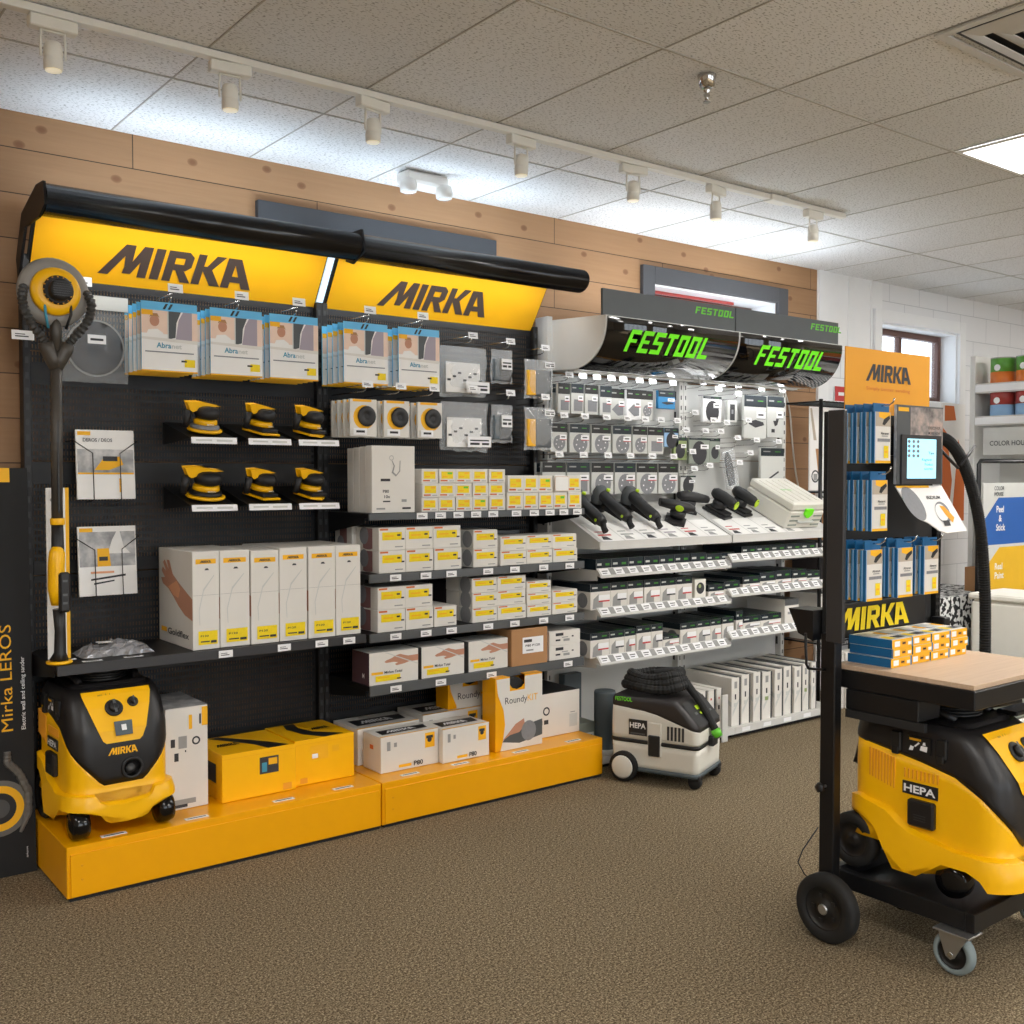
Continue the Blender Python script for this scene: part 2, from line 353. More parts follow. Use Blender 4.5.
def decal(g, fr, face, item, k):
    O, U, V = fr[face](.0003*(k+1))
    if item[0] == 'r': g.flat([r_(*item[1:5])], O, U, V, item[5])
    elif item[0] == 'p': g.flat([item[1]], O, U, V, item[2])
    elif item[0] == 'c':
        _, cx, cy, rx, m_ = item[:5]; asp = U.length/V.length
        ry = rx*asp*(item[5] if len(item) > 5 else 1)
        g.flat([[(cx+rx*math.cos(a*math.pi/9), cy+ry*math.sin(a*math.pi/9)) for a in range(18)]], O, U, V, m_)
    elif item[0] == 't':
        _, s_, u, v, hh, m_ = item[:6]; w_ = item[6] if len(item) > 6 else None
        g.text(s_, O+U*u+V*v, U, V, hh*V.length, m_, .02, w=w_*U.length if w_ else None)
    elif item[0] == 'm':   # brand wordmark
        _, u, v, wd, hh, m_ = item
        g.flat(MIRKA, O+U*u+V*v, U*(wd/MIRKA_W), V*hh, m_)
HAND = [(.0, .42), (.06, .52), (.2, .62), (.34, .8), (.46, .86), (.58, .76), (.7, .68), (1.0, .7), (1.0, .28), (.72, .26), (.56, .16), (.36, .1), (.3, .2), (.4, .3), (.26, .36), (.06, .34)]
def hand(x0, y0, x1, y1): return [(x0+(x1-x0)*a, y0+(y1-y0)*b) for a, b in HAND]
def carton(name, label, cat, group, x0, x1, y0, y1, z0, z1, body='white_carton', prints=(), parts=(), rz=0, bev=.0015):
    "a closed box; prints sit on its own mesh, parts (label stickers, handles) are children; origin at the lower left front corner"
    w, d, h = x1-x0, y1-y0, z1-z0; g = G(); g.box(0, w, 0, d, 0, h, body, bev); fr = frame(w, h, d)
    for k, (fc, it) in enumerate(prints): decal(g, fr, fc, it, k*.5)
    if not parts:
        return tag(g.build(name, loc=(x0, y0, z0), rot=(0, 0, rz)), label, cat, group)
    t = thing(name, label, cat, (x0, y0, z0), rz, group); g.build('box', t)
    for pn, items in parts:
        p = G()
        for k, (fc, it) in enumerate(items): decal(p, fr, fc, it, 1+len(prints)*.5+k*.6)
        p.build(pn, t)
    return t
# ============================================================ THE ROOM
WY = 4.46; CZ = 2.93
g = G(); g.box(-4, 12.5, -5, 4.9, -.1, 0, 'carpet'); struct(g, 'floor')
g = G(); g.box(-4, 12.5, -5, 4.9, CZ, CZ+.1, 'ceiling_tile'); struct(g, 'ceiling')
g = G()   # pine-boarded stretch of the back wall around the high window
W1 = (4.51, 5.67, 2.2, 2.655)
for a in ((-4, W1[0], 0, CZ), (W1[1], 6.13, 0, CZ), (W1[0], W1[1], 0, W1[2]), (W1[0], W1[1], W1[3], CZ)): g.box(a[0], a[1], WY, WY+.3, a[2], a[3], 'pine_boards')
struct(g, 'wall_back')
g = G(); W2 = (6.87, 7.95, 2.08, 2.64)
for a in ((6.13, W2[0], 0, CZ), (W2[1], 12.5, 0, CZ), (W2[0], W2[1], 0, W2[2]), (W2[0], W2[1], W2[3], CZ)):
    g.box(a[0], a[1], WY, WY+.25, a[2], a[3], 'painted_blocks')
struct(g, 'wall_back')
g = G(); g.box(-4.2, -4, -5, 4.9, 0, CZ, 'wall_beige'); struct(g, 'wall_left')
g = G(); g.box(12.5, 12.7, -5, 4.9, 0, CZ, 'wall_beige'); struct(g, 'wall_right')
g = G()   # shop front behind the camera with two wide glazed openings
W3 = (-1.5, 3.5, .5, 2.6); W4 = (5.0, 9.0, .5, 2.6)
for a in ((-4.2, W3[0], 0, CZ), (W3[1], W4[0], 0, CZ), (W4[1], 12.7, 0, CZ), (W3[0], W3[1], 0, .5), (W3[0], W3[1], 2.6, CZ), (W4[0], W4[1], 0, .5), (W4[0], W4[1], 2.6, CZ)): g.box(a[0], a[1], -5.2, -5, a[2], a[3], 'wall_beige')
struct(g, 'wall_front')
for n_, W in ((3, W3), (4, W4)):
    g = G()
    for k in range(6):
        x = W[0]+(W[1]-W[0])*k/5; g.box(x-.03, x+.03, -5.12, -5.06, W[2], W[3], 'frame_grey')
    g.box(W[0], W[1], -5.095, -5.09, W[2], W[3], 'glass'); struct(g, 'window_%d' % n_)
# trims
g = G(); g.box(6.12, 6.235, WY-.02, WY, 0, CZ, 'trim_white'); struct(g, 'trim_1')
g = G(); g.box(1.99, 3.325, WY-.035, WY-.002, 2.56, 2.742, 'grey_board', .002); struct(g, 'trim_2')
g = G()
for x in [.157+.602*k for k in range(-6, 20)]: g.box(x-.0028, x+.0028, -4.9, 4.455, CZ-.003, CZ-.0005, 'grid_edge_shadow')  # grid bars coloured darker to paint in the tile-edge shadows
for y in [2.485-1.26*k for k in range(-1, 6)]: g.box(-3.9, 12.4, y-.004, y+.004, CZ-.0035, CZ-.0005, 'grid_edge_shadow')
struct(g, 'trim_3')
g = G(); g.box(6.235, 6.9, WY-.006, WY, 2.4, CZ, 'trim_white')
for x in (6.47, 6.75): g.box(x, x+.012, WY-.012, WY, 2.4, CZ, 'trim_white')
struct(g, 'trim_4')
# high window over the green-lettered rack
def window(name, W, cas, casm, fm, depth):
    t = bpy.data.objects.new(name, None); COL.objects.link(t); t.location = (W[0], WY, W[2]); t['kind'] = 'structure'
    w, h = W[1]-W[0], W[3]-W[2]
    g = G()
    g.box(-cas, 0, -.03, 0, -cas, h+cas, casm, .003); g.box(w, w+cas, -.03, 0, -cas, h+cas, casm, .003)
    g.box(0, w, -.03, 0, h, h+cas, casm, .003); g.box(0, w, -.03, 0, -cas, 0, casm, .003); g.build('window_casing', t)
    g = G(); g.box(0, .012, 0, depth, 0, h, 'trim_white'); g.box(w-.012, w, 0, depth, 0, h, 'trim_white')
    g.box(.012, w-.012, 0, depth, h-.012, h, 'trim_white'); g.box(.012, w-.012, 0, depth, 0, .012, 'trim_white'); g.build('window_reveal', t)
    g = G(); f = .045; y0, y1 = depth-.07, depth-.02
    g.box(.013, .013+f, y0, y1, .013, h-.013, fm); g.box(w-.013-f, w-.013, y0, y1, .013, h-.013, fm)
    g.box(.06, w-.06, y0, y1, .013, .013+f, fm); g.box(.06, w-.06, y0, y1, h-.013-f, h-.013, fm)
    g.box(w*.44, w*.44+.04, y0+.005, y1-.005, .06, h-.06, fm); g.build('window_frame', t)
    g = G(); g.box(.06, w-.06, depth-.045, depth-.041, .06, h-.06, 'glass'); g.build('glass_pane', t)
    return t
w1 = window('window_1', W1, .1, 'frame_grey', 'window_brown', .26)
g = G()
for k in range(11): g.box(.02, W1[1]-W1[0]-.3, .1, .118, .425-k*.034, .447-k*.034, 'can_red')
g.build('window_blind', w1)
window('window_2', W2, .09, 'trim_white', 'window_brown', .2)
# ============================================================ LIGHT
wd = bpy.data.worlds.new('World'); SC.world = wd; wd.use_nodes = True
bg = wd.node_tree.nodes['Background']; bg.inputs[0].default_value = (.78, .89, 1, 1); bg.inputs[1].default_value = 2.6
def area(name, loc, rot, sx, sy, power, col=(1, 1, 1), spread=None):
    L = bpy.data.lights.new(name, 'AREA'); L.shape = 'RECTANGLE'; L.size = sx; L.size_y = sy; L.energy = power; L.color = col
    if spread: L.spread = spread
    o = bpy.data.objects.new(name, L); COL.objects.link(o); o.location = loc; o.rotation_euler = rot; return o
sn = bpy.data.lights.new('sun', 'SUN'); sn.energy = 32; sn.angle = R(1); sn.color = (1, .95, .88); so = bpy.data.objects.new('sun', sn); COL.objects.link(so); so.rotation_euler = (R(48), 0, R(-12))
for W in (W3, W4): area('shopfront_daylight', ((W[0]+W[1])/2, -5.3, 1.55), (R(90), 0, 0), W[1]-W[0], 2.1, 42, (.9, .95, 1))
for W in (W1, W2):
    o = area('window_daylight', ((W[0]+W[1])/2, WY+.42, (W[2]+W[3])/2), (R(-90), 0, 0), W[1]-W[0], W[3]-W[2], 1, (1, 1, 1)); o.data.cycles.is_portal = True
def troffer(x, y, lab, power, w=.56, l=1.2, vis=True):
    t = thing('ceiling_light', lab, 'ceiling light', (x, y, CZ), 0)
    g = G()
    for a in ((0, .02, 0, l), (w-.02, w, 0, l), (.02, w-.02, 0, .02), (.02, w-.02, l-.02, l)): g.box(a[0], a[1], a[2], a[3], -.012, -.0055, 'light_fixture')
    g.build('frame', t)
    g = G(); g.box(.02, w-.02, .02, l-.02, -.009, -.006, 'lit_white'); g.build('diffuser', t)
    if power: area('troffer_lamp', (x+w/2, y+l/2, CZ-.02), (0, 0, 0), w-.06, l-.06, power, (1, .965, .91))
    return t
troffer(4.375, 1.27, 'bright flat ceiling panel light at the right edge of the ceiling', 34)
for (x, y, p) in ((.4, -.5, 46), (-2.3, 1.6, 28), (3.5, -2.2, 40), (7.4, 1.2, 50), (7.4, -2.2, 36), (-1, -3.3, 30), (10, 1.2, 30)):
    troffer(.157+.602*round((x-.157)/.602)+.02, y, 'flat ceiling panel light outside the picture in the rest of the shop', p)['group'] = 'ceiling lights outside the picture'
# ============================================================ CEILING FITTINGS
t = thing('track_light_rail', 'long white lighting track crossing the ceiling in front of the board wall', 'lighting track', (.3, 3.42, CZ))
g = G(); g.box(-1.2, 4.62, -.018, .018, -.03, -.0055, 'beige_plastic', .002); g.build('track', t)
g = G(); g.box(3.98, 4.12, -.03, .03, -.036, -.005, 'beige_plastic', .003); g.build('power_feed', t)
def spot_proto():
    t = thing('track_spotlight', '', 'spotlight', (0, 0, 0))
    g = G(); g.box(-.07, .07, -.02, .02, -.07, -.032, 'beige_plastic', .004); g.build('adapter', t)
    g = G(); g.tube([(-.034, 0, -.07), (-.036, 0, -.11), (-.036, 0, -.15)], .004, 'beige_plastic', 6); g.tube([(.034, 0, -.07), (.036, 0, -.11), (.036, 0, -.15)], .004, 'beige_plastic', 6)
    g.tube([(-.034, 0, -.072), (.034, 0, -.072)], .004, 'beige_plastic', 6); g.build('yoke', t)
    h = G(); h.lathe([(.01, 0), (.022, -.005), (.027, -.022), (.028, -.048), (.0265, -.05), (.0265, -.054), (.028, -.056), (.028, -.085), (.024, -.087)], 'beige_plastic', (0, 0, -.1), 20); hd = h.build('lamp_head', t)
    h = G(); h.lathe([(.023, -.084), (.023, -.089)], 'lit_lamp', (0, 0, -.1), 20); h.build('lens', hd)
    return t
s0 = spot_proto(); XS = [.874, 1.44, 1.995, 2.696, 3.337, 3.891, 4.655]
for i, x in enumerate(XS):
    lab = 'small white track spotlight, %s of the seven along the ceiling track' % ORD[i]
    if i == 0: s0.location = (x, 3.42, CZ); s0['label'] = lab; s0['group'] = 'spotlights on the ceiling track'; s = s0
    else: s = dup(s0, (x, 3.42, CZ), lab, 'spotlights on the ceiling track', rz=R((0, -6, 10, 5, -8, 12, 4)[i]))
t = thing('emergency_light', 'twin-headed white emergency light on the ceiling near the board wall', 'emergency light', (2.72, 4.2, CZ))
g = G(); g.box(-.12, .12, -.05, .05, -.06, -.005, 'white_plastic', .012); g.build('housing', t)
for x in (-.1, .1):
    g = G(); g.lathe([(.012, .02), (.035, .01), (.042, -.02), (.038, -.045), (.01, -.05)], 'white_plastic', (x, -.03, -.06), 16); l = g.build('lamp_head', t)
    g = G(); g.lathe([(.034, -.0465), (.03, -.053), (.005, -.057)], 'glass', (x, -.03, -.06), 16); g.build('lens', l)
t = thing('sprinkler', 'chrome sprinkler head hanging from the ceiling', 'sprinkler', (2.85, 2.55, CZ))
g = G(); g.lathe([(.034, -.005), (.033, -.012), (.027, -.045), (.018, -.05)], 'chrome', seg=20); g.build('escutcheon', t)
g = G(); g.lathe([(.011, -.045), (.013, -.06), (.007, -.065), (.012, -.075), (.006, -.085), (.008, -.095)], 'chrome', seg=12); g.lathe([(.014, -.097), (.014, -.1)], 'steel', seg=12); g.build('nozzle', t)
t = thing('air_vent', 'square grey metal ceiling air diffuser with stepped louvres', 'air vent', (3.167, 1.27, CZ))
w_ = .58
g = G()
for a in ((0, .03, 0, w_+.02), (w_-.03, w_, 0, w_+.02), (.03, w_-.03, 0, .03), (.03, w_-.03, w_-.01, w_+.02)): g.box(a[0], a[1], a[2], a[3], -.012, -.0055, 'white_metal')
g.build('frame', t)
for k in range(4):
    o = .045+k*.065; g = G()
    def rg(o_, z): return [(o_, o_, z), (w_-o_, o_, z), (w_-o_, w_-o_, z), (o_, w_-o_, z)]
    g.rings([[Vector(v) for v in rg(o, -.010)], [Vector(v) for v in rg(o+.048, -.024)], [Vector(v) for v in rg(o+.050, -.021)], [Vector(v) for v in rg(o+.004, -.007)]], 'white_metal', cap=False, smooth=False)
    g.build('louvre', t)
g = G(); g.box(.03, w_-.03, .03, w_-.03, -.0062, -.0056, 'tool_black'); g.build('duct_opening', t)

# ============================================================ BLACK AND YELLOW RACK (two bays)
PY_ = 4.38     # plane of the back panels
def price_tag(g, x, y, z, w=.04, h=.026, tilt=.35, m='tag_white'):
    g.quad((x-w/2, y-.004, z-h/2), (x+w/2, y-.004, z-h/2), (x+w/2, y-.004+h*tilt, z+h/2), (x-w/2, y-.004+h*tilt, z+h/2), m)
    g.flat([r_(.15, .3, .75, .42), r_(.15, .55, .6, .64)], (x-w/2, y-.0046, z-h/2), (w, 0, 0), (0, h*tilt, h), 'dark_print')
def peg(t, x, z, y_front, wall=PY_, tagged=True, metal='chrome', double=False):
    g = G(); r = .0026
    g.tube([(x, wall-.002, z), (x, y_front+.02, z), (x, y_front-.005, z+.006), (x, y_front-.012, z+.018)], r, metal, 6)
    g.tube([(x, wall-.002, z+.03), (x, y_front-.02, z+.03)], r*.8, metal, 6); o = g.build('peg_hook', t)
    if tagged:
        g = G(); price_tag(g, x, y_front-.022, z+.03, .055, .03, .15); g.build('price_tag', o)
def shelf(t, x0, x1, y0, y1, z, th=.035, m='panel_black', lip='rail_grey', tags=(), bracket=True):
    g = G(); g.box(x0, x1, y0, y1, z-.022, z, m, .001)
    if bracket:
        for x in (x0+.001, x1-.004): g.prism([(y0+.03, z-.022), (y1, z-.022), (y1, z-.09), (y1-.06, z-.09), (y0+.03, z-.045)], .003, m, 'x', x)
    o = g.build('shelf', t)
    g = G(); g.box(x0+.002, x1-.002, y0-.012, y0-.0005, z-th, z+.001, lip, .001); g.build('price_rail', o)
    if tags:
        for x in tags:
            g = G(); price_tag(g, x, y0-.0135, z-th/2, .058, .028, 0); g.build('price_tag', o)
    return o
X0, X1, X2 = .985, 2.265, 3.545
def display_bay(xa, xb, lab, first):
    t = thing('display_rack', lab, 'display rack', ((xa+xb)/2, 3.85, 0), 0, 'black and yellow display racks'); ox, oy = -(xa+xb)/2, -3.85
    def B(g, name, parent=t):
        g.v = [(x+ox, y+oy, z) for x, y, z in g.v]; return g.build(name, parent)
    # base plinth
    g = G(); g.box(xa, xb-.006, 3.83, PY_, .012, .195, 'yellow', .002); pl = B(g, 'plinth')
    g = G(); g.box(xa+.012, xb-.016, 3.824, 3.8295, .016, .168, 'yellow', .001); B(g, 'kick_panel', pl)
    g = G(); g.box(xa+.01, xb-.012, 3.832, PY_-.01, .0, .0115, 'black_matte'); B(g, 'plinth_gap_shade', pl)  # black strip put in for the dark gap beneath the plinth
    g = G()
    for z in (.075, .125):
        g.lathe([(.004, -.0005), (.004, -.002)], 'orange_card', (xa+.05, 3.8245, z), 8, 'y')
    B(g, 'screw_heads', pl)
    if first: xs = (1.16, 1.47, 1.83, 2.1)
    else: xs = (2.43, 2.7, 3.05, 3.38)
    for x in xs:
        g = G(); g.box(x-.045, x+.045, 3.86, 3.885, .1955, .197, 'tag_white'); g.flat([r_(.1, .3, .9, .6)], (x-.045, 3.86, .1975), (.09, 0, 0), (0, .025, 0), 'dark_print'); B(g, 'price_tag', pl)
    # back panels
    for z0, z1 in ((.2, .78), (.785, 1.11), (1.115, 1.56), (1.565, 1.99), (1.995, 2.3)):
        g = G(); g.box(xa+.03, xb-.03, PY_, PY_+.004, z0, z1, 'slotted_black'); B(g, 'back_panel')
    for x in (xa, xb-.03) if not first else (xa, xb-.028):
        g = G(); g.box(x, x+.028, PY_-.03, PY_+.03, .2, 2.36 if x == xa and first else 2.3, 'panel_black', .002)
        for k in range(34): g.box(x+.008, x+.02, PY_-.0312, PY_-.0301, .26+k*.06, .285+k*.06, 'grey_board')
        B(g, 'upright_post')
    # canopy: sloping fascia sign, tube, side brackets
    a, b = xa+.02, xb-.02
    g = G(); g.prism([(4.245, 2.50), (4.40, 2.262), (4.408, 2.266), (4.253, 2.504)], b-a, 'black_matte', 'x', a); fa = B(g, 'fascia')
    n = Vector((0, -.155, -.238)).normalized()
    O = Vector((a+.012, 4.2445, 2.4915)) + Vector((0, -.0015, -.001)); V = Vector((0, .147, -.2255)); U = Vector((b-a-.02, 0, 0))
    g = G(); g.flat([r_(0, 0, 1, 1)], O, U, V, 'yellow_sign'); sg = B(g, 'sign_panel', fa)
    Vn = V.normalized(); L = .63 if first else .62
    cx = (a+b)/2+.0
    g = G(); O2 = Vector((cx-L/2, 4.2445, 2.4915))+Vector((0, -.0035, -.002))+Vn*.205
    g.flat(MIRKA, O2, Vector((L/MIRKA_W, 0, 0)), -Vn*.135, 'brown_letter'); B(g, 'lettering', sg)
    g = G(); rad = .058; cz, cy = 2.497, 4.03
    prof = [(cy+rad*1.25*math.cos(R(q))*1.0, cz+rad*math.sin(R(q))) for q in range(0, 360, 15)]
    g.prism(prof, xb-xa-.01 if first else xb-xa+.015, 'canopy_black', 'x', xa if first else xa+.0, smooth=True); B(g, 'canopy_tube')
    g = G(); g.prism([(p[0]+.0, p[1]) for p in ([(cy-.07, cz-.03), (cy-.05, cz+.055), (cy+.05, cz+.062), (4.3, 2.5), (4.395, 2.34), (4.37, 2.262), (4.25, 2.44), (cy+.02, cz-.06)] if first else [(cy-.085, cz-.03), (cy-.06, cz+.066), (cy+.07, cz+.068), (cy+.08, cz-.05), (cy+.02, cz-.07)])], .01, 'panel_black', 'x', xa-.009); B(g, 'canopy_bracket')
    g = G(); g.box(xa+.05, xb-.05, 4.098, 4.106, 2.476, 2.484, 'lit_strip'); B(g, 'light_strip')
    if not first:
        g = G(); g.prism([(4.25, 2.5), (4.4, 2.27), (4.41, 2.275), (4.26, 2.505)], .03, 'strut_glow', 'x', xa-.012); B(g, 'glowing_strut')  # pale strut between the signs, the light on it put in as emission
    return t, B
bay1, B1 = display_bay(X0, X1, 'left bay of the black display rack, with six sanders on ledges and one deep shelf', True)
bay2, B2 = display_bay(X1, X2, 'right bay of the black display rack, with four shelves of small cartons', False)
area('rack_strip_lamp', (1.62, 4.11, 2.465), (R(28), 0, 0), 1.15, .03, 2.6, (1, .97, .93)); area('rack_strip_lamp', (2.9, 4.11, 2.465), (R(28), 0, 0), 1.15, .03, 2.6, (.93, .97, 1))
area('rack_top_lamp', (1.62, 4.25, 2.56), (R(180), 0, 0), 1.1, .06, 3, (.72, .86, 1)); area('rack_top_lamp', (2.9, 4.25, 2.56), (R(180), 0, 0), 1.1, .06, 3.5, (.72, .86, 1))
# sharp edge: local helpers for parts added to a bay in world coordinates
def local(t, g, name, parent=None):
    o = t.location; g.v = [(x-o.x, y-o.y, z-o.z) for x, y, z in g.v]; return g.build(name, parent or t)
def W_shelf(t, *a, **k):
    n = len(t.children); before = set(COL.objects)
    shelf(t, *a, **k)
    for ob in set(COL.objects)-before: ob.data.transform(Matrix.Translation(-Vector(t.location)))
def W_peg(t, *a, **k):
    before = set(COL.objects); peg(t, *a, **k)
    for ob in set(COL.objects)-before: ob.data.transform(Matrix.Translation(-Vector(t.location)))
W_shelf(bay1, X0+.005, X1-.008, 3.955, PY_-.005, .82, th=.036, lip='grey_post', tags=(1.62, 1.87, 2.04, 2.17))
for z, yt in ((1.34, .03), (1.072, .036), (.81, .036), (.58, .042)):
    tg = [2.56, 2.66, 2.76, 2.86, 2.96, 3.1, 3.21, 3.31, 3.4, 3.49] if z == 1.34 else ([2.42, 2.58, 2.72, 2.93, 3.09, 3.27, 3.44] if z > .7 else [2.42, 2.66, 2.95, 3.43])
    W_shelf(bay2, X1+.025, X2, 3.985, PY_-.005, z, th=yt, tags=tg)
# six angled ledges that carry the sanders
for zf in (1.655, 1.385):
    for x in (1.545, 1.785, 2.01):
        g = G(); g.prism([(4.05, zf), (4.36, zf+.075), (4.36, zf+.071), (4.05, zf-.004)], .19, 'panel_black', 'x', x-.015)
        g.prism([(4.05, zf), (4.36, zf+.075), (4.36, zf-.02)], .003, 'panel_black', 'x', x-.017)
        l = local(bay1, g, 'ledge')
        g = G(); g.quad((x-.015, 4.044, zf-.022), (x+.175, 4.044, zf-.022), (x+.175, 4.049, zf+.004), (x-.015, 4.049, zf+.004), 'tag_white')
        g.flat([r_(.1, .4, .45, .65), r_(.55, .35, .9, .65)], (x-.015, 4.0435, zf-.022), (.19, 0, 0), (0, .005, .026), 'pale_grey'); local(bay1, g, 'price_tag', l)
# ============================================================ GOODS ON THE BLACK AND YELLOW RACK
# hanging packs with a blue header: five stacks
def abranet(name='sandpaper_pack'):
    t = thing(name, '', 'sandpaper pack'); w, h, d = .222, .235, .008
    g = G(); g.box(0, w, 0, d, 0, h, 'sky_blue', .001); g.box(.0, w, -.0004, d, -.006, -.0002, 'amber_label'); g.build('sleeve', t)
    g = G(); g.box(0, w, .002, .006, h+.0005, h+.03, 'sky_blue'); g.flat([[(.42, .0), (.47, 0), (.53, 1), (.48, 1)], [(.52, 0), (.57, 0), (.63, 1), (.58, 1)]], (0, .0015, h+.003), (w*.9, 0, 0), (0, 0, .022), 'tool_black'); g.build('hanger', t)
    fr = frame(w, h, d); g = G()
    its = [('r', 0, 0, 1, .985, 'paper'), ('p', [(0, .6), (.46, .6), (.46, .985), (0, .985)], 'skin_light'), ('r', .0, .6, .08, .985, 'skin_light'),
           ('p', [(.05, .5), (.42, .5), (.38, .62), (.28, .68), (.12, .66)], 'paper'), ('c', .23, .81, .085, 'skin', 1.15), ('p', [(.14, .86), (.17, .93), (.28, .935), (.32, .86), (.28, .885), (.18, .885)], 'kraft'),
           ('r', .46, .5, .5, .985, 'pale_grey'), ('p', [(.48, .52), (.6, .55), (.62, .8), (.7, .985), (.48, .985)], 'charcoal'), ('p', [(.6, .5), (.9, .5), (.9, .985), (.74, .985), (.66, .85)], 'lilac'), ('p', [(.9, .5), (1, .5), (1, .985), (.9, .985)], 'skin_light'),
           ('p', [(.0, .5), (1, .46), (1, .52), (.0, .54)], 'white_carton'), ('r', 0, .9, .2, .985, 'amber_label')]
    for k, i in enumerate(its): decal(g, fr, 'F', i, k*.4)
    g.build('photo_print', t)
    g = G(); decal(g, fr, 'F', ('t', 'Abra', .26, .37, .09, 'teal_text', .26), 6); decal(g, fr, 'F', ('t', 'net', .53, .37, .08, 'pale_grey', .18), 6); decal(g, fr, 'F', ('r', .06, .29, .93, .31, 'grey_disc'), 6); g.build('lettering', t)
    g = G(); decal(g, fr, 'F', ('r', .76, .07, .95, .2, 'yellow_label'), 6); decal(g, fr, 'F', ('r', .7, .15, .8, .18, 'dark_print'), 7); g.build('label', t)
    return t
pr = abranet(); first = True
stacks = [(1.352, 'first'), (1.628, 'second'), (1.885, 'third'), (2.232, 'fourth'), (2.512, 'fifth')]
pos = ['in front', 'second in line', 'third in line', 'fourth in line', 'hindmost']
for si, (x, nm) in enumerate(stacks):
    W_peg(bay1 if si < 3 else bay2, x+.111, 2.185, 4.075, tagged=False)
    for k in range(5):
        lab = 'blue-topped sandpaper pack, %s, %s hook from left under the yellow signs' % (pos[k], nm)
        p = (x, 4.085+k*.05, 1.918)
        if first: pr.location = p; pr['label'] = lab; pr['group'] = 'blue-topped sandpaper packs'; first = False
        else: dup(pr, p, lab, 'blue-topped sandpaper packs')
    t = bay1 if si < 3 else bay2; g = G(); price_tag(g, x+.14, 4.1, 2.245, .06, .034, .1); local(t, g, 'price_tag')
g = G(); price_tag(g, 1.17, 4.2, 2.25, .065, .036, .1); local(bay1, g, 'price_tag')
g = G(); price_tag(g, .975, 4.3, 2.04, .08, .036, .1); local(bay1, g, 'price_tag')
# spool packs: three hooks
def spool():
    t = thing('cord_reel_pack', '', 'reel pack'); w, h, d = .135, .165, .014
    g = G(); g.box(0, w, 0, d, 0, h, 'white_carton', .001); g.build('card', t); fr = frame(w, h, d)
    g = G(); decal(g, fr, 'F', ('c', .52, .52, .40, 'amber_label', 1), 0); g.build('yellow_ring', t)
    g = G(); g.lathe([(.044, -.001), (.046, -.006), (.042, -.009), (.018, -.009), (.012, -.003)], 'tool_black', (.082, 0, .09), 22, 'y'); g.build('reel', t)
    g = G(); decal(g, fr, 'F', ('r', .1, .04, .6, .22, 'tag_white'), 22); decal(g, fr, 'F', ('r', .2, .1, .52, .16, 'dark_print'), 23); g.build('label', t)
    g = G(); decal(g, fr, 'F', ('r', .1, .93, .8, .995, 'amber_label'), 1); g.build('header', t)
    return t
sp = spool(); first = True
for si, x in enumerate((2.258, 2.43, 2.61)):
    W_peg(bay2, x+.07, 1.88, 4.07)
    for k in range(4):
        lab = 'white pack with yellow-ringed black reel, %s, %s hook of its row' % (pos[k], ('left', 'middle', 'right')[si]); p = (x, 4.08+k*.055, 1.68)
        if first: sp.location = p; sp['label'] = lab; sp['group'] = 'reel packs on three hooks'; first = False
        else: dup(sp, p, lab, 'reel packs on three hooks')
def bag_mesh(w, h, d, mt, seed, n=9, jag=.012):
    rnd = random.Random(seed); g = G(); vs = []; fs = []
    for side in (0, 1):
        for j in range(n):
            for i in range(n):
                u, v = i/(n-1), j/(n-1); e = min(1, 4*min(u, 1-u))*min(1, 3.2*min(v, (1-v)*.8))
                y = (d/2)*e*(.55+.75*rnd.random())*(1 if side else -1)
                vs.append((w*u+(rnd.random()-.5)*jag*(1 if i in (0, n-1) else 0), d/2+y, h*v+(rnd.random()-.5)*jag*(1 if j in (0,) else 0)))
    # weld the borders
    for j in range(n):
        for i in range(n):
            if i in (0, n-1) or j in (0, n-1): a = vs[j*n+i]; vs[n*n+j*n+i] = (a[0], a[1]+.0004, a[2])
    for side in (0, 1):
        o = side*n*n
        for j in range(n-1):
            for i in range(n-1):
                q = (o+j*n+i, o+j*n+i+1, o+(j+1)*n+i+1, o+(j+1)*n+i); fs.append(q if not side else q[::-1])
    g.add(vs, fs, mt, True); return g
def bagged(name, lab, cat, x, y, z, w, h, d, film, seed, inner, grp=None, label_at=(.45, .08, .95, .3)):
    t = thing(name, lab, cat, (x, y, z), 0, grp)
    bag_mesh(w, h, d, film, seed).build('bag', t)
    g = G(); inner(g, w, h, d); g.build('contents', t)
    g = G(); fr = frame(w, h, d); O = Vector((0, -.004, 0))
    a = label_at; g.quad((w*a[0], -.004, h*a[1]), (w*a[2], -.004, h*a[1]), (w*a[2], -.003, h*a[3]), (w*a[0], -.003, h*a[3]), 'tag_white')
    g.flat([r_(.1, .55, .9, .68), r_(.1, .2, .5, .4), r_(.6, .2, .9, .4)], (w*a[0], -.0046, h*a[1]), (w*(a[2]-a[0]), 0, 0), (0, 0, h*(a[3]-a[1])), 'dark_print'); g.build('label', t)
    return t
def sheets(m_, n=6):
    def f(g, w, h, d):
        for q in range(7): g.flat([r_(.1+.11*q, .3+.07*(q % 3), .17+.11*q, .34+.07*(q % 3))], (0, -.003+d*.2, 0), (w, 0, 0), (0, 0, h), 'dark_print')
        for k in range(n): g.box(w*(.08+.02*k), w*(.8+.02*k), d*(.2+.09*k), d*(.24+.09*k), h*.08, h*(.62+.03*(k % 3)), m_)
    return f
def pad2(ma, mb):
    def f(g, w, h, d):
        g.box(w*.08, w*.36, d*.25, d*.7, h*.08, h*.72, ma, .003); g.box(w*.38, w*.92, d*.3, d*.7, h*.06, h*.74, mb, .004)
    return f
for z in (2.11, 1.86): W_peg(bay2, 2.9, z+.03, 4.07); W_peg(bay2, 3.125, z+.02, 4.07); W_peg(bay2, 3.42, z+.02, 4.16)
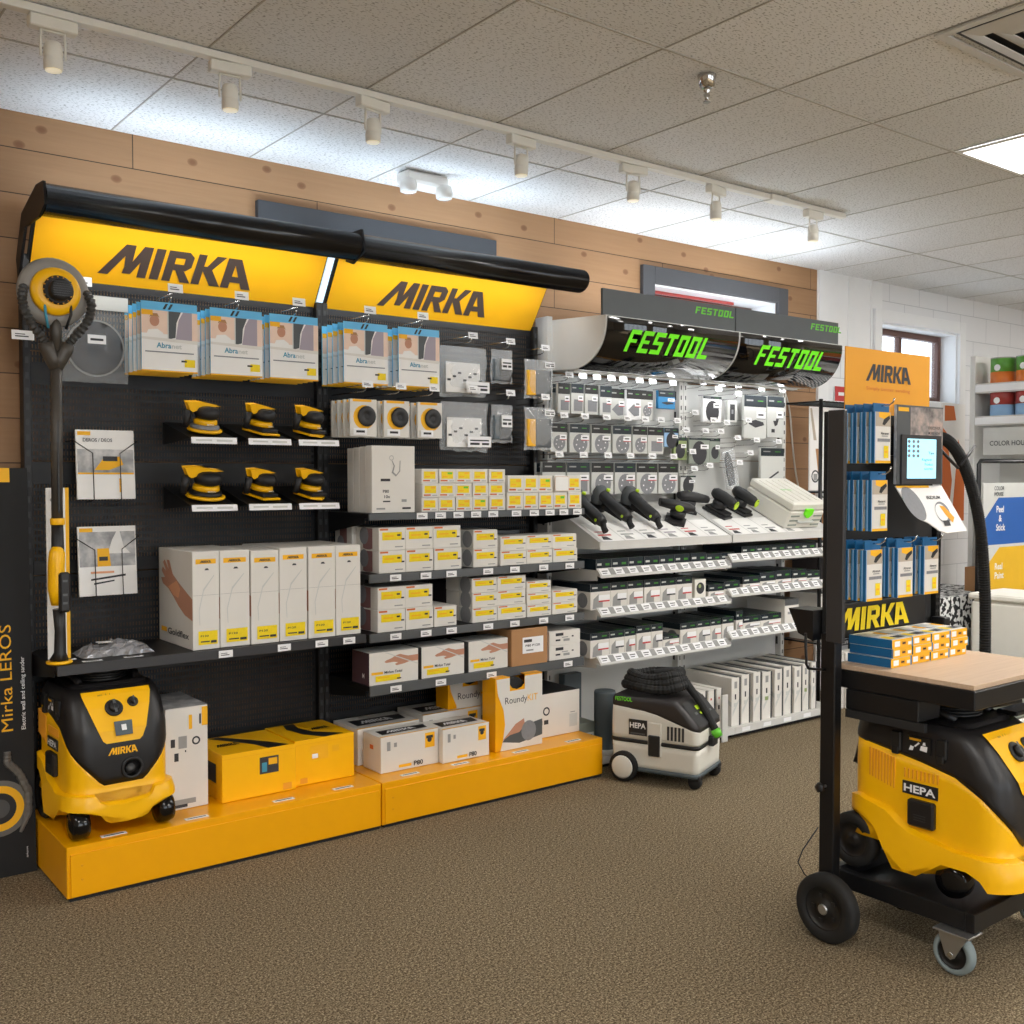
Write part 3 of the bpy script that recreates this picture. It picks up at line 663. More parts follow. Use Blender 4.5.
bagged('dust_bag_pack', 'large clear plastic bag of folded white bags, upper of the two beside the photo packs', 'clear bag', 2.765, 4.09, 1.885, .275, .24, .09, 'clear_film', 3, sheets('paper', 5))
bagged('dust_bag_pack', 'large clear plastic bag of folded white bags, lower of the two beside the reel packs', 'clear bag', 2.77, 4.09, 1.625, .28, .235, .09, 'clear_film', 5, sheets('paper', 6))
for (z, a) in ((1.96, 'upper'), (1.67, 'lower')):
    bagged('brush_pack', '%s clear bag of dark grey pads hanging right of the large clear bags' % a, 'pad pack', 3.055, 4.09, z, .13, .165+.02*(a == 'lower'), .05, 'clear_film', 8, pad2('slate', 'dark_print'), None, (.35, .4, .85, .72))
for (z, a) in ((1.905, 'upper'), (1.64, 'lower')):
    bagged('sanding_block_pack', '%s clear bag with an orange block and a dark pad, right end of the rack' % a, 'pad pack', 3.335, 4.18, z, .19, .2+.02*(a == 'lower'), .05, 'clear_film', 9, pad2('amber_label', 'charcoal'), None, (.6, .8, .95, .95))
# round grey backing disc in its bag
t = thing('interface_pad', 'large round grey disc in a clear bag behind the long-handled sander\'s head', 'abrasive disc', (1.105, 4.25, 1.87))
bag_mesh(.25, .29, .012, 'cloudy_bag', 4, jag=.004).build('bag', t)
g = G(); g.lathe([(.112, .004), (.112, .009)], 'grey_print', (.125, 0, .135), 36, 'y'); g.lathe([(.104, .0035), (.1, .0035), (.0, .0034)], 'dark_print', (.125, 0, .135), 36, 'y'); g.build('disc', t)
g = G(); g.box(.0, .25, .0, .004, .285, .34, 'pale_grey'); g.build('header', t)
g = G(); g.box(.09, .16, -.012, -.0115, .15, .185, 'tag_white'); g.flat([r_(.15, .35, .85, .6)], (.09, -.0125, .15), (.07, 0, 0), (0, 0, .035), 'dark_print'); g.build('label', t)
# brochures in wire holders
def brochure(x, z, lab, kind):
    w, h = .225, .275
    t = thing('brochure', lab, 'brochure', (x, 4.26, z), rx=R(-4))
    g = G(); g.box(0, w, 0, .012, 0, h, 'paper', .001); fr = frame(w, h, .012)
    if kind == 0: its = [('r', .02, .38, .98, .72, 'photo_grey'), ('p', [(.3, .42), (.45, .58), (.75, .62), (.8, .5), (.55, .42)], 'amber_label'), ('r', .45, .55, .7, .62, 'tool_black'), ('r', .02, .36, .98, .385, 'amber_label'), ('r', .72, .1, .76, .3, 'amber_label')]
    else: its = [('r', .02, .42, .98, .92, 'photo_grey'), ('p', [(.7, .98), (.78, .7), (.9, .6), (.5, .6), (.58, .8)], 'paper'), ('p', [(.32, .42), (.32, .68), (.52, .68), (.55, .42)], 'amber_label'), ('r', .35, .5, .5, .56, 'tool_black'), ('p', [(.2, .22), (.8, .27), (.8, .3), (.2, .245)], 'tool_black'), ('p', [(.25, .16), (.6, .2), (.6, .22), (.25, .185)], 'tool_black'), ('r', .2, .32, .6, .35, 'peach_print')]
    for k, i in enumerate(its): decal(g, fr, 'F', i, k*.5)
    g.build('cover', t)
    g = G(); decal(g, fr, 'F', ('r', .03, .92, .25, .975, 'amber_label'), 4); g.build('badge', t)
    if kind == 0:
        g = G(); decal(g, fr, 'F', ('t', 'DEROS / DEOS', .12, .83, .05, 'dark_print', .5), 4); g.build('lettering', t)
    g = G()
    for sx in (0, 1):
        xs = (-.01, .06, .06) if not sx else (w+.01, w-.06, w-.06)
        g.tube([(xs[0], .1, h*.86), (xs[0], -.006, h*.84), (xs[1], -.012, h*.66), (xs[2], -.012, .0), (xs[2], .02, -.006), (xs[2], .1, -.006)], .002, 'tool_black', 6)
    h_ = thing('wire_holder', 'black wire holder around the ' + ('upper' if kind == 0 else 'lower') + ' brochure', 'wire holder', (x, 4.26, z), rx=R(-4)); g.build('wire', h_)
brochure(1.155, 1.412, 'upper white brochure showing a yellow sander, in a wire holder on the black panel', 0)
brochure(1.158, 1.03, 'lower white brochure showing a yellow vacuum and a worker, in a wire holder', 1)
# six small sanders
def sander(pad, lab, x, y, z, rz=0):
    t = thing('orbital_sander', lab, 'sander', (x, y, z), rz, 'six sanders on ledges', rx=R(-0))
    g = G()
    if pad == 'round': g.lathe([(.07, .0), (.075, .004), (.075, .012), (.07, .016)], 'yellow_plastic', seg=28); g.build('pad', t)
    elif pad == 'rect': g.box(-.055, .055, -.075, .06, 0, .012, 'yellow_plastic', .003); g.build('pad', t)
    else: g.prism([(-.05, .05), (-.05, -.055), (0, -.085), (.05, -.055), (.05, .05)], .012, 'yellow_plastic', 'z', 0); g.build('pad', t)
    g = G()
    if pad == 'round': g.lathe([(.062, .0165), (.064, .022), (.06, .034), (.05, .038)], 'grey_disc' if z > 1.5 else 'tool_black', seg=28)
    else: g.box(-.048, .048, -.066, .05, .0125, .034, 'tool_black', .005)
    g.build('pad_plate', t)
    g = G(); g.lathe([(.044, .035), (.052, .04), (.05, .06), (.04, .066)], 'yellow_plastic', seg=24); g.build('shroud', t)
    g = G(); g.lathe([(.034, .066), (.046, .072), (.053, .09), (.053, .108), (.046, .122), (.03, .13), (.01, .132)], 'tool_black', (0, -.005, 0), 24, sx=1, sy=1.15); g.build('motor_body', t)
    g = G(); g.prism([(-.08, .112), (-.094, .146), (-.05, .149), (.0, .141), (.03, .135), (.0, .1315), (-.04, .128), (-.052, .112), (-.07, .104)], .034, 'yellow_plastic', 'y', -.017)
    hd = g.build('top_grip', t, bevel=.006)
    g = G(); g.prism([(-.02, .1525), (.02, .1475), (.018, .15), (-.02, .156)], .03, 'tool_black', 'y', -.016); g.build('paddle_switch', hd)
    g = G(); g.tube([(-.085, .0, .105), (-.088, .0, .06), (-.09, .002, .02)], [.017, .015, .013], 'tool_black', 10); g.build('dust_outlet', t)
    g = G(); g.text('MIRKA', (-.026, -.0725, .045), (1, 0, 0), (0, 0, 1), .008, 'tag_white', .01); g.build('lettering', t)
    return t
K = [('round', 'yellow-padded'), ('rect', 'rectangular-padded'), ('delta', 'pointed-pad')]
for r, zf in enumerate((1.655, 1.385)):
    for c, x in enumerate((1.545, 1.785, 2.01)):
        o = sander(('round', 'rect', 'delta')[c], 'yellow and black %s sander, %s on the %s row of ledges' % (('round-pad', 'rectangular-pad', 'small-pad')[c], ('left', 'middle', 'right')[c], ('upper', 'lower')[r]), x+.08, 4.15, zf+.032, R(18 if c else 10))
        o.rotation_euler = (R(13), 0, R((4, 20, 20)[c])); o.scale = (1.05, 1.05, .85) if (r == 1 and c == 0) else (.92, .95, .8)
# tall white dispenser cartons
X7 = [1.50, 1.613, 1.742, 1.868, 1.997, 2.127, 2.252]
for i in range(6):
    a, b_ = X7[i]+.002, X7[i+1]-.003
    pr_ = [('F', ('r', .12, .875, .88, .925, 'amber_label')), ('F', ('m', .3, .885, .42, .025, 'dark_print')), ('F', ('p', [(.45, .81), (.62, .81), (.58, .83), (.49, .83)], 'dark_print')), ('F', ('r', .02, .555, .98, .5575, 'grey_print')), ('F', ('p', [(.25, .25), (.22, .4), (.4, .62), (.8, .76), (.82, .755), (.42, .6), (.25, .4), (.27, .25)], 'pale_grey')),
           ('L', ('p', [(x_, y_) for x_, y_ in hand(.1, .35, 1.0, .95)][::-1] if False else [(1.0, .3), (.78, .34), (.6, .42), (.46, .5), (.3, .58), (.14, .62), (.08, .68), (.2, .69), (.1, .76), (.14, .8), (.24, .76), (.15, .85), (.2, .88), (.32, .78), (.26, .88), (.34, .88), (.44, .74), (.62, .66), (.78, .6), (1.0, .52)], 'skin')), ('L', ('p', [(.3, .6), (.56, .68), (.66, .6), (.6, .5), (.46, .52)], 'peach_print')), ('L', ('t', 'Goldflex', .28, .1, .065, 'dark_print', .62)), ('L', ('r', .08, .11, .25, .16, 'amber_label'))]
    carton('sanding_roll_dispenser', 'tall white dispenser carton with yellow label, %s, on the deep black shelf' % ORD[i], 'carton', 'tall white dispenser cartons', a, b_, 3.975+.004*(i % 2), 4.355, .8212, 1.207-(.006 if i == 2 else 0), 'white_carton', pr_,
           [('label', [('F', ('r', .2, .05, .92, .19, 'yellow_label')), ('F', ('t', 'P120', .28, .13, .02, 'dark_print', .3)), ('F', ('r', .28, .075, .62, .088, 'dark_print')), ('F', ('r', .66, .065, .88, .09, 'dark_print'))])], rz=0)
# crumpled silver bag on the deep shelf
t = thing('foil_bag', 'crumpled silver-grey plastic bag lying on the left of the deep shelf', 'plastic bag', (1.1, 4.03, .8215))
rnd = random.Random(2); g = G(); n = 16; vs = []
for j in range(n):
    for i in range(n):
        u, v = i/(n-1), j/(n-1); e = (math.sin(math.pi*u)*math.sin(math.pi*v))**.55
        vs.append((.27*u+.014*rnd.random(), .17*v+.014*rnd.random(), .0005+(.038*e)*(.5+.6*rnd.random())+(.016*e if abs(u-.35) > .1 else 0)))
g.add(vs, [(j*n+i, j*n+i+1, (j+1)*n+i+1, (j+1)*n+i) for j in range(n-1) for i in range(n-1)], 'silver_bag', False)
g.add([(v[0], v[1], .0004) for v in vs], [(j*n+i, (j+1)*n+i, (j+1)*n+i+1, j*n+i+1) for j in range(n-1) for i in range(n-1)], 'silver_bag'); g.build('bag', t)
g = G(); g.box(.08, .15, .07, .11, .044, .0455, 'tag_white'); g.build('label', t)
# three loose price cards lying on the deep shelf
for i, (x, y) in enumerate(((1.02, 4.06), (1.09, 3.975), (1.24, 3.975))):
    g = G(); g.box(0, .07, 0, .022, 0, .001, 'tag_white'); g.flat([r_(.15, .3, .85, .7)], (0, 0, .0015), (.07, 0, 0), (0, .022, 0), 'dark_print')
    tag(g.build('price_card', loc=(x, y, .8212)), 'white price card lying on the deep black shelf, %s of three' % ('leftmost', 'middle', 'rightmost')[i], 'price card', 'price cards on the deep shelf')
# --- bay 2 top shelf
for k in range(4):
    a = 2.2+.0
    x0_, y0_ = (2.318, 4.0) if k == 0 else (2.318, 4.0+.056*k)
    carton('paper_box', 'large flat white carton with line drawings, %s of four standing on the top shelf' % ('front one', 'second', 'third', 'hindmost')[k], 'carton', 'large white cartons on the top shelf', x0_+.002, 2.542, y0_, y0_+.052, 1.3412, 1.638-.003*k, 'white_carton',
           [('F', ('r', .2, .47, .42, .51, 'dark_print')), ('F', ('t', 'P80', .25, .3, .045, 'dark_print', .14)), ('F', ('t', '10x', .28, .22, .045, 'dark_print', .14)), ('F', ('r', .25, .16, .42, .18, 'dark_print')), ('F', ('r', .1, .05, .3, .075, 'grey_print')), ('F', ('r', .7, .05, .9, .08, 'dark_print')), ('F', ('c', .45, .82, .05, 'grey_print')), ('F', ('c', .45, .82, .04, 'white_carton')), ('F', ('p', [(.45, .78), (.5, .7), (.45, .6), (.55, .54), (.65, .62), (.66, .78), (.64, .78), (.63, .63), (.56, .57), (.49, .61), (.53, .7), (.47, .78)], 'grey_print')), ('F', ('r', .68, .16, .8, .2, 'grey_print'))])
rows = ('bottom', 'middle', 'top')
def grid(xs, y, z0, hh, rows_, d, where, grp, skip=(), body='white_carton', wide=False, ml=.08, side=None, jit=.004):
    for r in range(rows_):
        for c in range(len(xs)-1):
            if (r, c) in skip: continue
            rn = {1: ('single',), 2: ('lower', 'upper'), 3: rows}[rows_][r]
            lab = 'white carton with yellow label, %s row, %s%s' % (rn, ORD[c]+', ' if len(xs) > 2 else '', where)
            rnd = random.Random(r*31+c*7+int(z0*100)); jy = rnd.random()*jit*2; jx = (rnd.random()-.5)*.002
            L_ = ('r', .13, .3, .83, .82, 'yellow_label') if not wide else ('r', .12, .45, .86, .8, 'yellow_label')
            its = [('F', L_), ('F', ('r', .5, .62, .78, .76, 'leaf_green' if (c+r) % 4 == 3 else 'amber_label') if not wide else ('r', .68, .62, .8, .7, 'dark_print')), ('F', ('r', .2, .42, .5, .5, 'amber_label') if not wide else ('r', .2, .6, .55, .66, 'amber_label'))]
            if wide: its += [('F', ('r', .84, .45, .95, .52, 'dark_print'))]
            pr_ = [('F', ('r', ml, .12, ml+.42, .22, 'rust_paper') if not wide else ('r', .04, .88, .34, .96, 'rust_paper')), ('F', ('r', .6, .12, .9, .17, 'grey_print'))] + (side or [])
            carton('disc_carton', lab, 'carton', grp, xs[c]+.0015+jx, xs[c+1]-.0015+jx, y+jy, y+jy+d, z0+r*(hh+.0006)+.0012, z0+r*(hh+.0006)+hh+.0008, body, pr_, [('label', its)])
grid([2.574, 2.666, 2.761, 2.858, 2.951, 3.05], 3.99, 1.34, .065, 3, .16, 'left block, top carton shelf', 'small cartons on the top shelf')
grid([3.062, 3.163, 3.258, 3.354, 3.446, 3.538], 3.99, 1.34, .083, 2, .16, 'right block, top carton shelf', 'small cartons on the top shelf')
g = G(); g.box(0, .088, 0, .001, 0, .072, 'skin_light'); g.box(.002, .086, -.0005, 0, .002, .07, 'paper')
tag(g.build('blank_card', loc=(3.357, 3.984, 1.43)), 'blank pinkish card stuck over one carton at the right end of the top shelf', 'card')
SD = [('L', ('p', [(.3, .06), (.42, .02), (.6, .02), (.72, .06), (.72, .96), (.3, .96)], 'mauve')), ('L', ('c', .35, .62, .2, 'grey_disc', 1))]
SD2 = [('L', ('r', .5, .04, .97, .96, 'pale_grey')), ('L', ('c', .75, .5, .2, 'grey_disc', 1))]
GP2 = 'label-fronted cartons on the second shelf'; GP3 = 'label-fronted cartons on the third shelf'
grid([2.348, 2.488, 2.638, 2.794], 3.99, 1.072, .101, 2, .2, 'left block, second shelf', GP2, wide=True, side=SD)
grid([2.86, 3.005], 3.99, 1.072, .088, 2, .2, 'middle column, second shelf', GP2, wide=True, side=SD2)
grid([3.02, 3.182, 3.348, 3.512], 3.99, 1.072, .07, 2, .17, 'right block, second shelf', GP2, wide=True)
grid([2.342, 2.487, 2.637], 3.99, .81, .1, 2, .22, 'left block, third shelf', GP3, wide=True, side=SD)
grid([2.64, 2.768], 3.99, .81, .094, 1, .2, 'alone beside the left block, third shelf', GP3, wide=True)
grid([2.855, 3.004, 3.18], 3.99, .81, .07, 3, .22, 'middle block, third shelf', GP3, wide=True, side=SD2)
grid([3.184, 3.342], 3.99, .81, .058, 3, .17, 'column of three, third shelf', GP3, wide=True)
grid([3.346, 3.515], 3.99, .81, .06, 2, .17, 'column of two at right end, third shelf', GP3, wide=True)
carton('disc_carton', 'white carton with a mauve side standing behind the left block of the second shelf', 'carton', None, 2.33, 2.47, 4.2, 4.36, 1.0732, 1.275, 'white_carton', SD)
carton('disc_carton', 'grey-edged white carton behind the left block of the third shelf', 'carton', None, 2.52, 2.66, 4.22, 4.36, .8112, 1.03, 'pale_grey', [])
carton('disc_carton', 'dark grey flat tray lying behind the cartons of the second shelf', 'tray', None, 2.98, 3.3, 4.2, 4.36, 1.0732, 1.23, 'rail_grey', [])
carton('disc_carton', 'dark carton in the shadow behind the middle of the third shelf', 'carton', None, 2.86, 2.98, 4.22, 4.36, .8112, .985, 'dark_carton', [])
# --- fourth shelf: three cartons with a hand picture, a brown box, two line-drawing cartons
for i, (a, b_) in enumerate(((2.296, 2.55), (2.568, 2.805), (2.83, 3.062))):
    carton('sanding_sponge_carton', 'low white carton picturing a hand, yellow label, %s of three on the fourth shelf' % ('left', 'middle', 'right')[i], 'carton', 'cartons picturing a hand', a, b_, 3.988, 4.14, .5812, .725, 'white_carton',
           [('F', ('p', hand(.3, .5, 1, .95), 'skin')), ('F', ('p', [(.3, .98), (1, .5), (1, .53), (.35, .98)], 'pale_grey')), ('L', ('r', 0, 0, 1, 1, 'plum' if i == 0 else 'dark_grey')), ('L', ('t', 'M', .6, .2, .15, 'tag_white', .12)), ('T', ('r', 0, 0, 1, 1, 'pale_grey')), ('F', ('r', .04, .32, .27, .4, 'amber_label')), ('F', ('t', 'Mirlon Total', .3, .33, .08, 'dark_print', .36))],
           [('label', [('F', ('r', .12, .1, .62, .28, 'yellow_label')), ('F', ('r', .55, .12, .64, .16, 'dark_print')), ('F', ('r', .16, .2, .4, .23, 'amber_label'))])])
carton('cardboard_box', 'brown cardboard box with a white label, on the fourth shelf beside the hand-picture cartons', 'cardboard box', None, 3.075, 3.3, 3.975, 4.27, .5812, .76, 'kraft', [('T', ('r', 0, .45, 1, .55, 'wall_beige'))],
       [('label', [('F', ('r', .3, .32, .88, .76, 'tag_white')), ('F', ('r', .34, .62, .56, .7, 'dark_print')), ('F', ('t', 'P80 P120', .38, .5, .06, 'dark_print', .4)), ('F', ('r', .4, .38, .6, .42, 'grey_print'))])])
for k in range(2):
    carton('filter_carton', 'low white carton with black drawings, %s of two at the right end, fourth shelf' % ('lower', 'upper')[k], 'carton', 'stacked line-drawing cartons', 3.325, 3.53, 3.99, 4.25, .5812+.073*k, .5812+.073*k+.0725, 'white_carton',
           [('F', ('r', .2, .65, .45, .85, 'dark_print')), ('F', ('r', .2, .3, .35, .42, 'dark_print')), ('F', ('r', .45, .25, .65, .42, 'grey_print')), ('F', ('r', .72, .5, .78, .6, 'dark_print')), ('F', ('r', .4, .5, .6, .56, 'grey_print'))])
# --- on the yellow plinths
PZ = .1968
carton('hose_carton', 'tall narrow white carton with printed hose drawing, on the yellow plinth right of the vacuum', 'carton', None, 1.398, 1.567, 4.0, 4.3, PZ, .598, 'white_carton',
       [('F', ('c', .72, .66, .1, 'dark_print')), ('F', ('c', .72, .66, .06, 'white_carton')), ('F', ('r', .55, .78, .63, .92, 'amber_label')), ('F', ('r', .86, .8, 1.0, .985, 'amber_label')), ('F', ('r', .8, .82, .84, .92, 'dark_print')), ('F', ('r', .3, .6, .5, .72, 'grey_print')), ('F', ('r', .12, .62, .22, .7, 'dark_print')), ('F', ('r', .2, .48, .3, .56, 'dark_print')), ('F', ('r', .45, .56, .48, .58, 'dark_print')), ('F', ('r', .05, .05, .7, .1, 'grey_print')), ('F', ('r', .15, .02, .5, .05, 'dark_print')), ('T', ('r', 0, 0, 1, 1, 'photo_grey'))])
for i, (a, b_, yf) in enumerate(((1.615, 1.935, 3.975), (1.945, 2.225, 4.0))):
    tbl = (1.615, 1.935)
    t = carton('tool_case', 'yellow carton with a black stripe on its lid, %s of two on the plinth' % ('left', 'right')[i], 'carton', 'yellow cartons on the plinth', a, b_, yf, yf+.3, PZ, PZ+.192, 'yellow_plastic',
           [('T', ('p', [(.62, .0), (.55, .3), (.38, .62), (.18, .95), (.32, .98), (.55, .65), (.75, .35), (.92, .02)] if not i else [(.5, .02), (.3, .3), (.22, .7), (.3, .98), (.48, .98), (.42, .7), (.5, .4), (.85, .05)], 'tool_black')),
            ('F', ('r', .5, .46, .76, .82, 'dark_print') if not i else ('r', .25, .52, .55, .84, 'amber_label')), ('F', ('r', .53, .5, .6, .7, 'teal_text') if not i else ('r', .28, .56, .38, .66, 'tag_white')), ('F', ('r', .62, .64, .74, .78, 'amber_label')), ('F', ('r', .78, .0, .7805, 1, 'orange_card')), ('F', ('r', .82, .04, .94, .18, 'orange_card') if not i else ('r', .08, .04, .2, .16, 'orange_card')), ('F', ('r', 0, .9, 1, .905, 'orange_card')),
            ('L', ('r', .15, .35, .8, .75, 'dark_print')), ('L', ('r', .2, .05, .8, .28, 'amber_label'))], [('wordmark', [('T', ('m', .12 if not i else .55, .42 if not i else .45, .3, .13, 'tool_black'))])])
# white cartons marked with a black band on top, right plinth
for nm, a, b_, y0_, y1_, h_ in (('front left', 2.327, 2.63, 3.945, 4.1, .16), ('front right', 2.634, 2.895, 3.915, 4.1, .155), ('back left', 2.31, 2.64, 4.12, 4.35, .165), ('back right', 2.66, 3.0, 4.12, 4.35, .18)):
    carton('sanding_disc_carton', 'low white carton with black band on top, %s of four, right plinth' % nm, 'carton', 'low white cartons on the right plinth', a, b_, y0_, y1_, PZ, PZ+h_, 'white_carton',
           [('T', ('p', [(.1, .25), (.9, .3), (.95, .7), (.12, .72)], 'tool_black')), ('T', ('m', .25, .38, .5, .22, 'tag_white')), ('T', ('r', 0, 0, 1, .06, 'amber_label')), ('F', ('r', .76, .5, .93, .92, 'amber_label')), ('F', ('c', .84, .72, .04, 'dark_print')), ('F', ('r', .78, .76, .9, .84, 'dark_print')), ('F', ('r', .3, .08, .52, .16, 'amber_label')), ('F', ('r', .1, .6, .16, .85, 'grey_print')), ('F', ('r', .22, .68, .27, .8, 'grey_print')), ('L', ('r', .4, .6, .6, .72, 'rust_paper'))],
           [('lettering', [('F', ('t', 'P80', .56, .07, .13, 'dark_print', .16))])])
# die-cut kit boxes
def kit(lab, x, y, rz):
    t = thing('kit_box', lab, 'kit box', (x, y, PZ), rz, 'kit boxes with round cut-out'); w, d, h = .285, .105, .352
    g = G(); g.box(0, w, 0, d, 0, h-.07, 'yellow', .001)
    # top edge notched for the thumb hole
    g.prism([(0, h-.07), (0, h), (w*.3, h), (w*.3, h-.04), (w*.36, h-.058), (w*.46, h-.066), (w*.56, h-.058), (w*.62, h-.04), (w*.62, h), (w, h), (w, h-.07)], .003, 'yellow', 'y', 0)
    g.prism([(0, h-.07), (0, h), (w, h), (w, h-.07)], .003, 'yellow', 'y', d-.003)
    g.box(0, .003, .003, d-.003, h-.07, h, 'yellow'); g.box(w-.003, w, .003, d-.003, h-.07, h, 'yellow')
    g.box(.003, w*.28, .003, d-.003, h-.003, h, 'yellow'); g.box(w*.66, w-.003, .003, d-.003, h-.003, h, 'yellow'); g.build('carton', t)
    O, U, V = Vector((0, -.0008, 0)), Vector((w, 0, 0)), Vector((0, 0, h))
    g = G(); S = [(.1, 0), (.16, .15), (.2, .35), (.17, .55), (.06, .75), (.02, .98)]
    for a, c in zip(S[:-1], S[1:]): g.flat([[a, (1, a[1]), (1, c[1]), c]] if c[1] < .8 else [[a, (1, a[1]), (1, .8), (.045, .8)], [(.045, .8), (.3, .8), (.3, .98), (.02, .98)], [(.62, .8), (1, .8), (1, .98), (.62, .98)]], O, U, V, 'white_carton')
    O2 = O+Vector((0, -.0006, 0)); O3 = O2+Vector((0, -.0006, 0)); O4 = O3+Vector((0, -.0006, 0))
    g.flat([[(.14, .12), (.5, .07), (1, .13), (1, .35), (.6, .3), (.3, .25)]], O2, U, V, 'charcoal')
    g.flat([[(.14, .14), (.42, .34), (.6, .4), (.62, .3), (.5, .22), (.3, .2)]], O3, U, V, 'skin')
    g.flat([[(.7+.16*math.cos(a*.35), .22+.14*math.sin(a*.35)) for a in range(18)]], O4, U, V, 'grey_disc'); g.build('front_print', t)
    g = G(); g.text('Roundy', O2+U*.2+V*.63, U, V, .033, 'dark_print', .0, w=w*.47); g.text('KIT', O2+U*.68+V*.63, U, V, .033, 'amber_label', 0, w=w*.22); g.build('lettering', t)
    g = G(); g.lathe([(.062, .015), (.064, .02), (.064, .13), (.06, .135)], 'tool_black', (w*.46, 0, h-.075), 24, 'y'); g.build('disc_roll', t)
    return t
kit('yellow and white kit box with round notch, front one on the right plinth', 2.94, 3.925, R(0))
kit('second yellow and white kit box, mostly hidden behind the front one', at(448, 700, 4.15).x, 4.15, R(0))
carton('vacuum_carton', 'large white carton with black top flap at the right end of the yellow plinth', 'carton', None, 3.22, 3.535, 4.0, 4.33, PZ, .415, 'white_carton', [('T', ('r', 0, 0, 1, 1, 'tool_black')), ('F', ('c', .3, .6, .07, 'dark_print')), ('F', ('c', .3, .6, .045, 'white_carton')), ('F', ('r', .25, .3, .34, .4, 'dark_print')), ('F', ('r', .16, .3, .22, .4, 'grey_print')), ('F', ('r', .78, .15, .95, .45, 'pale_grey')), ('F', ('r', .8, .48, .9, .5, 'grey_print'))])
# --- long-handled wall sander hung at the left end
t = thing('drywall_sander', 'long-handled wall sander with round yellow and grey head, upright at the left rack end', 'wall sander', (1.012, 4.0, .822))
c = Vector((-.004, 0, 2.16-.822))
g = G(); g.lathe([(.09, .0), (.118, -.004), (.124, -.012), (.118, -.03), (.1, -.036), (.08, -.036)], 'brush_grey', c, 40, 'y'); sk = g.build('brush_skirt', t)
g = G(); g.lathe([(.07, -.034), (.086, -.038), (.083, -.055), (.06, -.062), (.03, -.063)], 'yellow_plastic', c, 36, 'y'); g.build('head_cover', t)
g = G(); g.lathe([(.05, -.0625), (.052, -.07), (.046, -.075)], 'tool_black', c+Vector((.003, 0, .002)), 28, 'y')
for k in range(16):
    a = k*math.pi/8; g.box(c.x+.048*math.cos(a)-.002, c.x+.048*math.cos(a)+.002, -.078, -.07, c.z+.048*math.sin(a)-.002, c.z+.048*math.sin(a)+.002, 'orange_card')
g.lathe([(.036, -.07), (.04, -.09), (.038, -.112), (.028, -.118), (.008, -.119)], 'tool_black', c+Vector((.004, 0, .0)), 28, 'y')
for k in range(7): g.box(c.x-.026, c.x+.034, -.1195, -.1185, c.z-.024+k*.008, c.z-.021+k*.008, 'grey_post')
g.build('motor', t)
for sx in (-1, 1):
    g = G(); pts = [(sx*.035*3, -.03, c.z+.012), (sx*.118, -.05, c.z-.03), (sx*.112, -.055, c.z-.075), (sx*.085, -.05, c.z-.125), (sx*.052, -.04, c.z-.165), (sx*.032, -.03, c.z-.19)]
    g.tube(pts, .0175, 'hose_dark', 12, ribs=6, rib=.3); g.build('hose', t)
    g = G(); g.tube([(sx*.045, -.05, c.z-.01), (sx*.043, -.06, c.z-.08), (sx*.03, -.04, c.z-.13)], .005, 'teal_text' if sx < 0 else 'tool_black', 8); g.build('fork', t)
g = G()
for sx in (-1, 1): g.tube([(sx*.038, -.03, c.z-.18), (sx*.03, -.026, c.z-.205), (sx*.012, -.02, c.z-.24), (0, -.02, c.z-.27)], [.024, .026, .026, .022], 'pole_grey', 14)
g.tube([(0, -.02, c.z-.085), (0, -.02, c.z-.12), (0, -.02, c.z-.21)], [.014, .021, .02], 'pole_grey', 14); g.build('hose_manifold', t)
g = G(); g.tube([(0, -.02, c.z-.25), (0, -.005, .5)], .0195, 'pole_grey', 18); g.box(-.003, .003, -.034, -.028, .55, .95, 'black'); g.build('pole', t)
g = G(); g.lathe([(.024, 0), (.025, .003), (.025, .022), (.024, .024)], 'yellow_plastic', (0, -.008, .505), 18); g.build('clamp_ring', t)
g = G(); g.tube([(0, -.006, .515), (0, -.006, .41), (0, -.006, .37)], [.02, .022, .024], 'tool_black', 16); g.build('grip_sleeve', t)
g = G(); g.tube([(-.002, -.01, .425), (-.004, -.012, .405), (-.007, -.012, .36), (-.009, -.012, .27), (-.006, -.01, .215)], [.018, .027, .029, .028, .02], 'yellow_plastic', 18); hs = g.build('housing', t)
g = G(); g.box(-.008, .032, -.052, -.03, .19, .335, 'vac_black', .008)
for z_ in (.22, .25, .3): g.box(.004, .02, -.0532, -.0522, z_, z_+.008, 'rail_grey')
g.build('control_pad', hs)
g = G(); g.tube([(0, -.01, .2), (.004, -.008, .12), (.003, -.006, .04), (0, -.005, .012)], [.022, .019, .021, .034], 'vac_black', 16); g.build('handle', t)
g = G(); g.lathe([(.043, .0), (.045, .003), (.045, .008), (.04, .011)], 'yellow_plastic', (0, -.005, .001), 24); g.build('end_cap', t)
carton('leaflet_strip', 'narrow white leaflet with an orange right edge, upright behind the long sander\'s handle', 'leaflet', None, 1.0, 1.08, 4.1, 4.108, .822, 1.46, 'paper', [('F', ('r', .84, 0, 1, 1, 'amber_label')), ('F', ('c', .25, .93, .08, 'grey_print'))])
